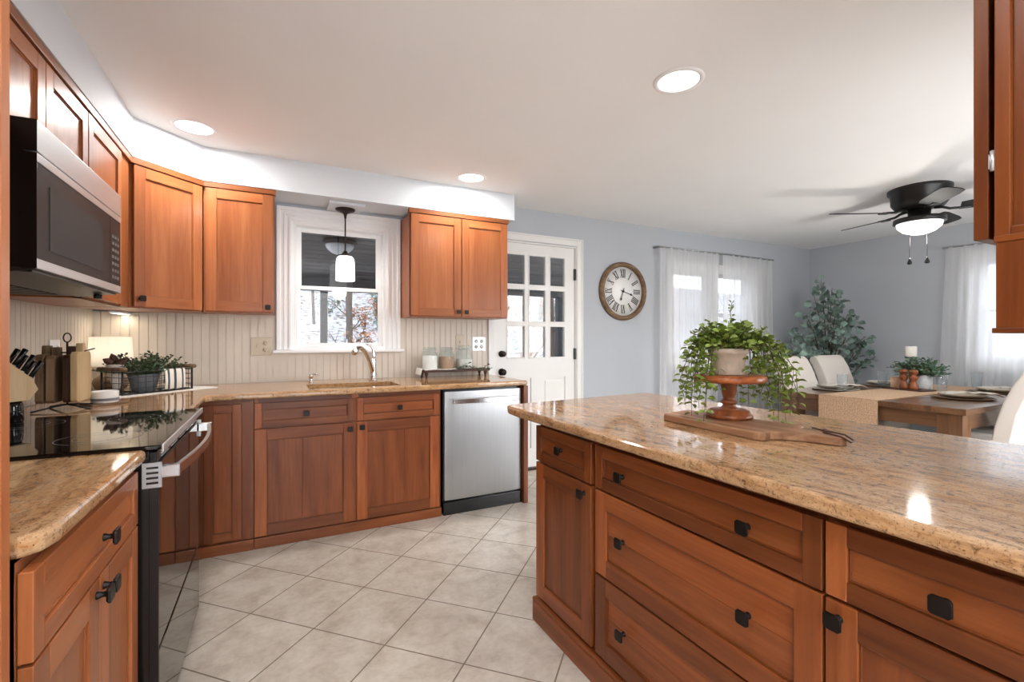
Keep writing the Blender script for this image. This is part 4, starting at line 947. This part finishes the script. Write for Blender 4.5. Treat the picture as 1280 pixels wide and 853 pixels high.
sm = o.modifiers.new('t', 'SOLIDIFY'); sm.thickness = .003
c = thing('dried_bouquet', (-.79, 3.305, ZC+.012), .5, 'paper-wrapped bundle with brown dried pods at the left end of the basket', 'decoration')
m = MB(); m.lathe([(.014, .02), (.030, .08), (.045, .155), (.040, .16), (.001, .14)], 14); m.build('paper_wrap', 'napkin', c)
m = MB(); m.s = True
for (p, d) in (((-.01, 0, .16), (-.8, -.2, .5)), ((.0, .0, .16), (.6, -.5, .4)), ((0, .01, .165), (-.2, .4, .9))):
    p = Vector(p); d = Vector(d).normalized(); m.tube([p, p+d*.02, p+d*.04, p+d*.06], [.006, .020, .017, .003], 10)
m.build('seed_pod', 'leather', c)
# lamp
c = thing('table_lamp', (-.895, 3.64, ZC), 0, 'small table lamp with a linen drum shade in the worktop corner', 'lamp')
m = MB(); m.lathe([(.05, .0), (.075, .012), (.088, .045), (.080, .075), (.045, .098), (.032, .108), (.036, .118), (.022, .121)], 32); m.build('base', 'jug', c)
m = MB(); m.tube([(0, 0, .11), (0, 0, .20)], .006, 8); m.build('neck', 'bronze', c)
m = MB(); m.lathe([(.110, .150), (.101, .325)], 40, cap=False); m.build('lamp_shade', 'shade', c)
l = lamp('lamp_bulb', 'POINT', (0, 0, .24), .4, (1, .86, .68), shadow_soft_size=.03); l.parent = c
# small dish on a wooden tray, card behind
c = thing('candle_tray', (-.725, 2.86, ZC), .7, 'small wooden tray in front of the basket', 'tray'); m = MB(); m.t = .6; m.g = 1; m.box(-.075, .075, -.055, .055, .0, .010); m.build('tray_base', 'old_wood', c, bevel=.002)
c = thing('marble_dish', (-.725, 2.86, ZC+.0105), 0, 'round white marble pot with a grey band on the small tray', 'pot'); m = MB(); m.lathe([(.050, 0), (.052, .003), (.052, .052), (.047, .055), (.044, .05), (.001, .048)], 32); m.build('pot_body', 'marble', c)
m = MB(); m.lathe([(.0525, .010), (.0528, .012), (.0528, .02), (.0525, .022)], 32, cap=False); m.build('band', 'slate', c)
c = thing('stacked_coasters', (-.865, 3.17, ZC), .4, 'stack of pale coasters between lamp and cutting boards', 'coasters'); m = MB(); m.box(-.05, .05, -.05, .05, 0, .012); m.build('coaster', 'pale_wood', c, bevel=.002); m = MB(); m.box(-.048, .048, -.045, .05, .0125, .026); m.build('coaster', 'marble', c, bevel=.002)
# cutting boards on an iron stand
c = thing('board_stand', (-.825, 2.74, ZC), 0, 'black iron stand holding upright cutting boards by the left wall', 'stand')
m = MB(); m.tube([(-.085, -.10, .005), (-.03, -.03, .018), (0, 0, .022), (.03, .04, .018), (.085, .11, .005)], .004, 8); m.tube([(.10, -.08, .005), (.03, -.02, .018), (0, 0, .022), (-.03, .03, .018), (-.085, .09, .005)], .004, 8)
m.tube([(0, 0, .02), (0, 0, .30)], .004, 8); m.tube([(0+.013*math.sin(2*PI*k/16), 0, .318+.020*-math.cos(2*PI*k/16)) for k in range(17)], .0028, 6, False)
m.tube([(-.08, 0, .262), (-.04, 0, .252), (.04, 0, .252), (.095, 0, .270)], .003, 6); m.build('iron_frame', 'black', c)
xs_ = [(-.066, .026, .235, 'old_wood', 'darkest rough cutting board, leftmost on the iron stand'), (-.034, .026, .228, 'old_wood', 'brown rough cutting board, second from the left on the stand'), (.016, .022, .232, 'walnut_dark', 'dark cutting board just right of the stand rod'), (.046, .024, .245, 'pale_wood', 'pale cutting board, rightmost on the iron stand, its broad face showing')]
for i, (dx, th, hh, mt, lab) in enumerate(xs_):
    b_ = thing('cutting_board', (-.825+dx, 2.74, ZC+.036), 0, lab, 'cutting board', None)
    m = MB(); m.t = random.uniform(.2, .7); w2_ = .085-.006*i*(i < 3); pr = [(-w2_, .012), (-w2_+.012, 0), (w2_-.012, 0), (w2_, .012), (w2_, hh-.04), (w2_-.015, hh-.025), (.022, hh-.025), (.018, hh+.012), (-.018, hh+.012), (-.022, hh-.025), (-w2_+.015, hh-.025), (-w2_, hh-.04)]
    n = len(pr); m.add([(-th/2, y, z) for y, z in pr]+[(th/2, y, z) for y, z in pr], [tuple(range(n-1, -1, -1)), tuple(range(n, 2*n))]+[(k, (k+1) % n, n+(k+1) % n, n+k) for k in range(n)]); m.build('board', mt, b_, bevel=.003)
# knife block
c = thing('knife_block', (-.862, 2.33, .9225), PI/2, 'slanted wooden knife block on a dark base at the left edge', 'knife block')
m = MB(); m.lathe([(.045, 0), (.048, .005), (.046, .075), (.040, .09), (.001, .09)], 24); m.build('base', 'blackglass', c)
m = MB(); m.t = .5; m.g = 0
pr = [(-.07, .091), (.040, .091), (.075, .135), (.050, .185), (-.04, .262), (-.09, .235)]
n = len(pr); m.add([(x, -.055, z) for x, z in pr]+[(x, .055, z) for x, z in pr], [tuple(range(n)), tuple(range(2*n-1, n-1, -1))]+[((k+1) % n, k, n+k, n+(k+1) % n) for k in range(n)]); 
c.scale = (.82, .82, .86); c.rotation_euler = (0, 0, PI*.30); m.build('block', 'pale_wood', c, bevel=.002)
for i in range(3):
    p = Vector((.052-.031*i, -.035, .180+.027*i)); d = Vector((.40, 0, .60)).normalized(); q = MB(); q.tube([p-d*.01, p+d*.014], .0075, 8); h_ = q.build('knife_bolster', 'steel_h', c)
    for yy in (-.03, 0.012):
        q = MB(); pp = p+Vector((0, yy+.03, 0)); q.tube([pp+d*.010, pp+d*.05, pp+d*.088], [.010, .0095, .0115], 8); q.build('knife_handle', 'rubber', c)
# under-cabinet light
c = thing('under_cabinet_light', (-.86, 3.69, ZB-.001), 0, 'slim warm light strip under the corner wall cabinet', 'light'); m = MB(); m.box(-.03, .03, -.12, .12, -.014, 0); m.build('fixture', 'white', c, bevel=.002); m = MB(); m.box(-.022, .022, -.11, .11, -.0165, -.0145); m.build('diffuser', 'glow_soft', c)
l = lamp('strip_lamp', 'AREA', (0, 0, -.02), .3, (1, .82, .6), shape='RECTANGLE', size=.04, size_y=.2); l.parent = c

# ================================================================ DINING
c = thing('dining_table', (5.03, 2.04, 0), 0, 'brown wooden dining table with square legs, set for a meal', 'table'); X0, X1, Y0, Y1 = -.965, .965, -.65, .65
m = MB(); 
for i in range(6): m.tone(random.uniform(.3, .7), 1).box(X0, X1, Y0+(Y1-Y0)*i/6+.0006, Y0+(Y1-Y0)*(i+1)/6-.0006, .718, .76)
m.build('tabletop', 'table_wood', c, bevel=.003)
m = MB(); m.tone(.5, 2); m.box(X0+.03, X0+.055, Y0+.10, Y1-.10, .612, .7175); m.box(X1-.055, X1-.03, Y0+.10, Y1-.10, .612, .7175); m.tone(.5, 1); m.box(X0+.10, X1-.10, Y0+.03, Y0+.055, .612, .7175); m.box(X0+.10, X1-.10, Y1-.055, Y1-.03, .612, .7175); m.build('apron', 'table_wood', c, bevel=.002)
for x in (X0+.085, X1-.085):
    for y in (Y0+.095, Y1-.095): m = MB(); m.tone(.55, 0); m.box(x-.065, x+.065, y-.07, y+.07, 0, .717); m.build('leg', 'table_wood', c, bevel=.004)
def chair_proto(lab):
    c = thing('dining_chair', (0, 0, 0), 0, lab, 'chair', 'linen dining chairs')
    m = MB(); m.box(-.25, .25, -.20, .28, .36, .46); m.build('seat', 'linen', c, bevel=.025, seg=4)
    m = MB(); m.box(-.248, .248, -.19, .27, .30, .365); m.build('skirt', 'linen', c, bevel=.008)
    m = MB(); fr_ = [(-.165, .38), (-.175, .48), (-.205, .65), (-.245, .80), (-.295, .93), (-.345, 1.02), (-.375, 1.045)]; bk = [(-.42, 1.05), (-.445, 1.03), (-.415, .97), (-.36, .86), (-.315, .72), (-.285, .55), (-.27, .38)]
    pr = fr_+bk; n = len(pr); vs = [(-.25, y, z) for y, z in pr]+[(.25, y, z) for y, z in pr]
    m.add(vs, [tuple(range(n)), tuple(range(2*n-1, n-1, -1))]+[((k+1) % n, k, n+k, n+(k+1) % n) for k in range(n)]); m.build('backrest', 'linen', c, bevel=.012, seg=3)
    for x in (-.215, .215):
        for y, s_ in ((-.20, -.04), (.235, 0)): m = MB(); m.t = .3; m.add([(x-.014, y+s_-.014, 0), (x+.014, y+s_-.014, 0), (x+.014, y+s_+.014, 0), (x-.014, y+s_+.014, 0), (x-.022, y-.022, .32), (x+.022, y-.022, .32), (x+.022, y+.022, .32), (x-.022, y+.022, .32)], [(0, 3, 2, 1), (4, 5, 6, 7), (0, 1, 5, 4), (1, 2, 6, 5), (2, 3, 7, 6), (3, 0, 4, 7)]); m.build('leg', 'walnut_dark', c)
    return c
ch = chair_proto('linen chair on the camera-right side of the table, its back cut by the picture edge'); ch.location = (4.555, 1.535, 0)
dup(ch, (4.66, 2.575, 0), PI, 'linen chair on the window side of the table, nearest to the island'); dup(ch, (5.36, 2.60, 0), PI, 'linen chair on the window side of the table, nearer the eucalyptus'); dup(ch, (5.38, 1.52, 0), 0, 'linen chair behind the right-hand one, mostly outside the picture')
m = MB(); 
for (x0, x1, z0, z1) in ((4.058, 6.0, .7605, .7635), (4.058, 4.0615, .50, .7635)): m.box(x0, x1, 1.895, 2.325, z0, z1)
tag(m.build('table_runner', 'burlap', bevel=.001), 'woven burlap runner hanging over the near end of the dining table', 'runner')
ZT2 = .7605
def setting(x, y, s, lab):
    a = MB(); a.lathe([(.10, .0), (.175, .004), (.19, .010), (.186, .012), (.10, .006), (.001, .006)], 40); o = a.build('charger_plate', 'sage' if s else 'old_wood'); o.location = (x, y, ZT2); tag(o, lab+', broad charger under the dinner plate', 'plate', 'charger plates')
    a = MB(); a.lathe([(.07, .0), (.12, .004), (.142, .018), (.145, .026), (.140, .026), (.115, .010), (.001, .008)], 40); o = a.build('dinner_plate', 'sage' if s else 'ceramic'); o.location = (x, y, ZT2+.0125); tag(o, lab+', rimmed dinner plate on its charger', 'plate', 'dinner plates')
LB = ['near window-side place setting', 'far window-side place setting', 'near right-side place setting', 'far right-side place setting']
SP = [(4.60, 2.49, 1), (5.42, 2.47, 1), (4.80, 1.665, 0), (5.60, 1.70, 0)]
for l_, (x, y, s_) in zip(LB, SP): setting(x, y, s_, l_)
def napkin(x, y, rz, lab, drop=0):
    m = MB(); vs = []; fs = []; rr = random.Random(int(x*100)); n = 12
    for i in range(n+1):
        for j in range(7):
            u = i/n; v = j/6-.5; X = -.16+.32*u; r_ = abs(X); z = .030-.018*max(0, (r_-.11)/.05)+.004*math.sin(i*1.9+j)+.003*math.sin(j*2.3); w_ = .035+.045*abs(u-.5)*2; vs.append((X, v*2*w_, z))
    for i in range(n):
        for j in range(6): a = i*7+j; fs.append((a, a+7, a+8, a+1))
    m.add(vs, fs, True); o = m.build('napkin', 'napkin'); o.location = (x, y, ZT2+.014); o.rotation_euler = (0, 0, rz); tag(o, lab, 'napkin', 'linen napkins'); sm = o.modifiers.new('t', 'SOLIDIFY'); sm.thickness = .004; sm.offset = 1
napkin(4.66, 2.45, -.6, 'crumpled napkin on the near window-side plate'); napkin(5.44, 2.45, -.6, 'crumpled napkin on the far window-side plate'); napkin(4.86, 1.62, -.9, 'napkin on the near right-side plate'); napkin(5.62, 1.68, -.7, 'napkin on the far right-side plate')
def tumbler(p, lab):
    c = MB(); c.lathe([(.032, .0), (.034, .002), (.043, .150), (.0415, .150), (.033, .008), (.001, .007)], 28); o = c.build('drinking_glass', 'tumbler'); o.location = (p.x, p.y, ZT2+.0001); tag(o, lab, 'glass', 'drinking glasses')
for (px, py), lab in zip(((1053, 489.5), (1103, 484), (1177, 490), (1221, 484)), ('clear tumbler beside the near window-side plate', 'clear tumbler left of the salt and pepper mills', 'clear tumbler left of the near right-side plate', 'clear tumbler in front of the right-hand curtain')):
    p = pt(px, py, z=ZT2)
    if p.x > 5.95: p = Vector((5.86, 1.93, 0))
    if abs(p.y-2.11) < .22 and px != 1221: p.z = 0
    tumbler(p, lab)
c = MB(); c.t = .3; c.g = 2; c.X = Matrix.Translation((5.13, 2.15, .7640)) @ Matrix.Rotation(-.15, 4, 'Z'); c.box(-.10, .10, -.16, .16, 0, .012); tag(c.build('serving_board', 'walnut_dark', bevel=.003), 'dark square board under the mills and pots on the dining table', 'board')
ZB2 = .7765
def mill(px, lab):
    p = pt(px, 489, x=5.085); m = MB(); m.t = .3; m.lathe([(.032, 0), (.034, .01), (.032, .035), (.022, .062), (.020, .070), (.029, .088), (.034, .105), (.030, .120), (.017, .125), (.024, .132), (.033, .150), (.030, .168), (.015, .176), (.001, .178)], 24); o = m.build('pepper_mill', 'stand_wood'); o.location = (p.x, p.y, ZB2); tag(o, lab, 'mill', 'wooden mills')
mill(1129.5, 'turned wooden mill, left one of the pair'); mill(1142, 'turned wooden mill, right one of the pair')
p = pt(1120, 489, x=5.17); c = MB(); c.lathe([(.038, 0), (.040, .004), (.040, .105), (.036, .105), (.034, .08), (.001, .08)], 24); o = c.build('candle_holder', 'peach'); o.location = (p.x, p.y, ZB2-.012); tag(o, 'peach-coloured candle cup left of the mills', 'candle holder')
p = pt(1154, 489, x=5.32); c = thing('table_plant', (p.x, p.y, .7645), 0, 'bushy sage-green plant in a white textured pot on the dining table', 'plant'); m = MB(); n = 28
m.lathe([(.055, 0), (.062, .004), (.065, .06), (.065, .13), (.061, .132), (.058, .12), (.001, .118)], n); m.build('pot', 'knit_pot', c); st = MB(); lf = MB(); lf.s = True; rr = random.Random(21)
for i in range(80):
    a_ = rr.uniform(0, 2*PI); e = rr.uniform(.0, 1.35); L = rr.uniform(.12, .215); d = RX*math.cos(a_)*math.cos(e)*1.25+FX*math.sin(a_)*math.cos(e)*.7+Vector((0, 0, math.sin(e)*.8)); p0 = Vector((math.cos(a_)*.04, math.sin(a_)*.04, .125)); sh = RX*-.06; vine(st, lf, [p0, p0+sh*.4+d*L*.6, p0+sh+d*L], 8, .034, .022, rr)
st.build('stems', 'stem', c); lf.build('leaves', 'leaf_sage', c)
p = pt(1138.5, 445, y=2.45); c = thing('pillar_candle', (p.x, p.y, .7605), 0, 'white pillar candle on a tall holder behind the table plant', 'candle'); m = MB(); m.lathe([(.05, 0), (.05, .01), (.012, .02), (.012, .25), (.05, .27), (.05, .28)], 24); m.build('holder', 'bronze', c); m = MB(); m.lathe([(.048, .281), (.05, .285), (.05, .385), (.045, .39), (.001, .385)], 28); m.build('wax', 'wax', c); m = MB(); m.tube([(0, 0, .38), (0, 0, .40)], .0015, 5); m.build('wick', 'rubber', c)
# eucalyptus in the corner
BX, BY = 5.98, 3.32
c = thing('eucalyptus_tree', (BX, BY, 0), 0, 'artificial eucalyptus tree in a basket in the far corner of the dining area', 'plant'); m = MB(); m.lathe([(.15, 0), (.17, .05), (.17, .28), (.155, .30), (.15, .27), (.001, .26)], 28); m.build('basket_pot', 'burlap', c)
st = MB(); lf = MB(); lf.s = True; rr = random.Random(31)
ends = [(1026, 353, 3.25), (1018, 372, 3.3), (1048, 372, 3.15), (1060, 392, 3.1), (1008, 395, 3.3), (988, 428, 3.2), (996, 415, 3.1), (985, 440, 3.0), (1072, 398, 3.15), (1082, 420, 3.0), (1092, 428, 3.05), (1110, 446, 2.95), (1045, 405, 3.0), (1030, 400, 3.4), (1000, 440, 3.0), (1070, 445, 3.0), (1035, 378, 3.2), (1015, 420, 3.35), (1055, 425, 3.0), (1040, 360, 3.25)]
for k, (px, py, Y) in enumerate(ends):
    e = pt(px, py, y=Y); e.x = min(e.x, 6.28); e = e-Vector((BX, BY, 0)); b0 = Vector((rr.uniform(-.02, .02), rr.uniform(-.02, .02), .26)); mid = Vector((e.x*.25, e.y*.3, .26+(e.z-.26)*.55)); m2 = Vector((e.x*.68, e.y*.7, .26+(e.z-.26)*.86)); 
    st.tube([b0, mid, m2, e], [.011, .008, .005, .002], 6, False)
    for q0, q1, n_ in ((mid, m2, 7), (m2, e, 11)):
        for i in range(n_):
            p = q0.lerp(q1, (i+.5)/n_); 
            for g_ in range(1+(i % 2)):
                v = Vector((rr.uniform(-1, 1), rr.uniform(-1, 1), rr.uniform(-.6, .8))).normalized(); st.tube([p, p+v*.05], .0015, 3, False); f = rr.uniform(.7, 1.2); lf.leaf(p+v*.045, v, (rr.uniform(-1, 1), rr.uniform(-1, 1), .4), .078*f, .070*f, .12)
st.build('branches', 'stem', c); lf.build('leaves', 'leaf_euc', c)
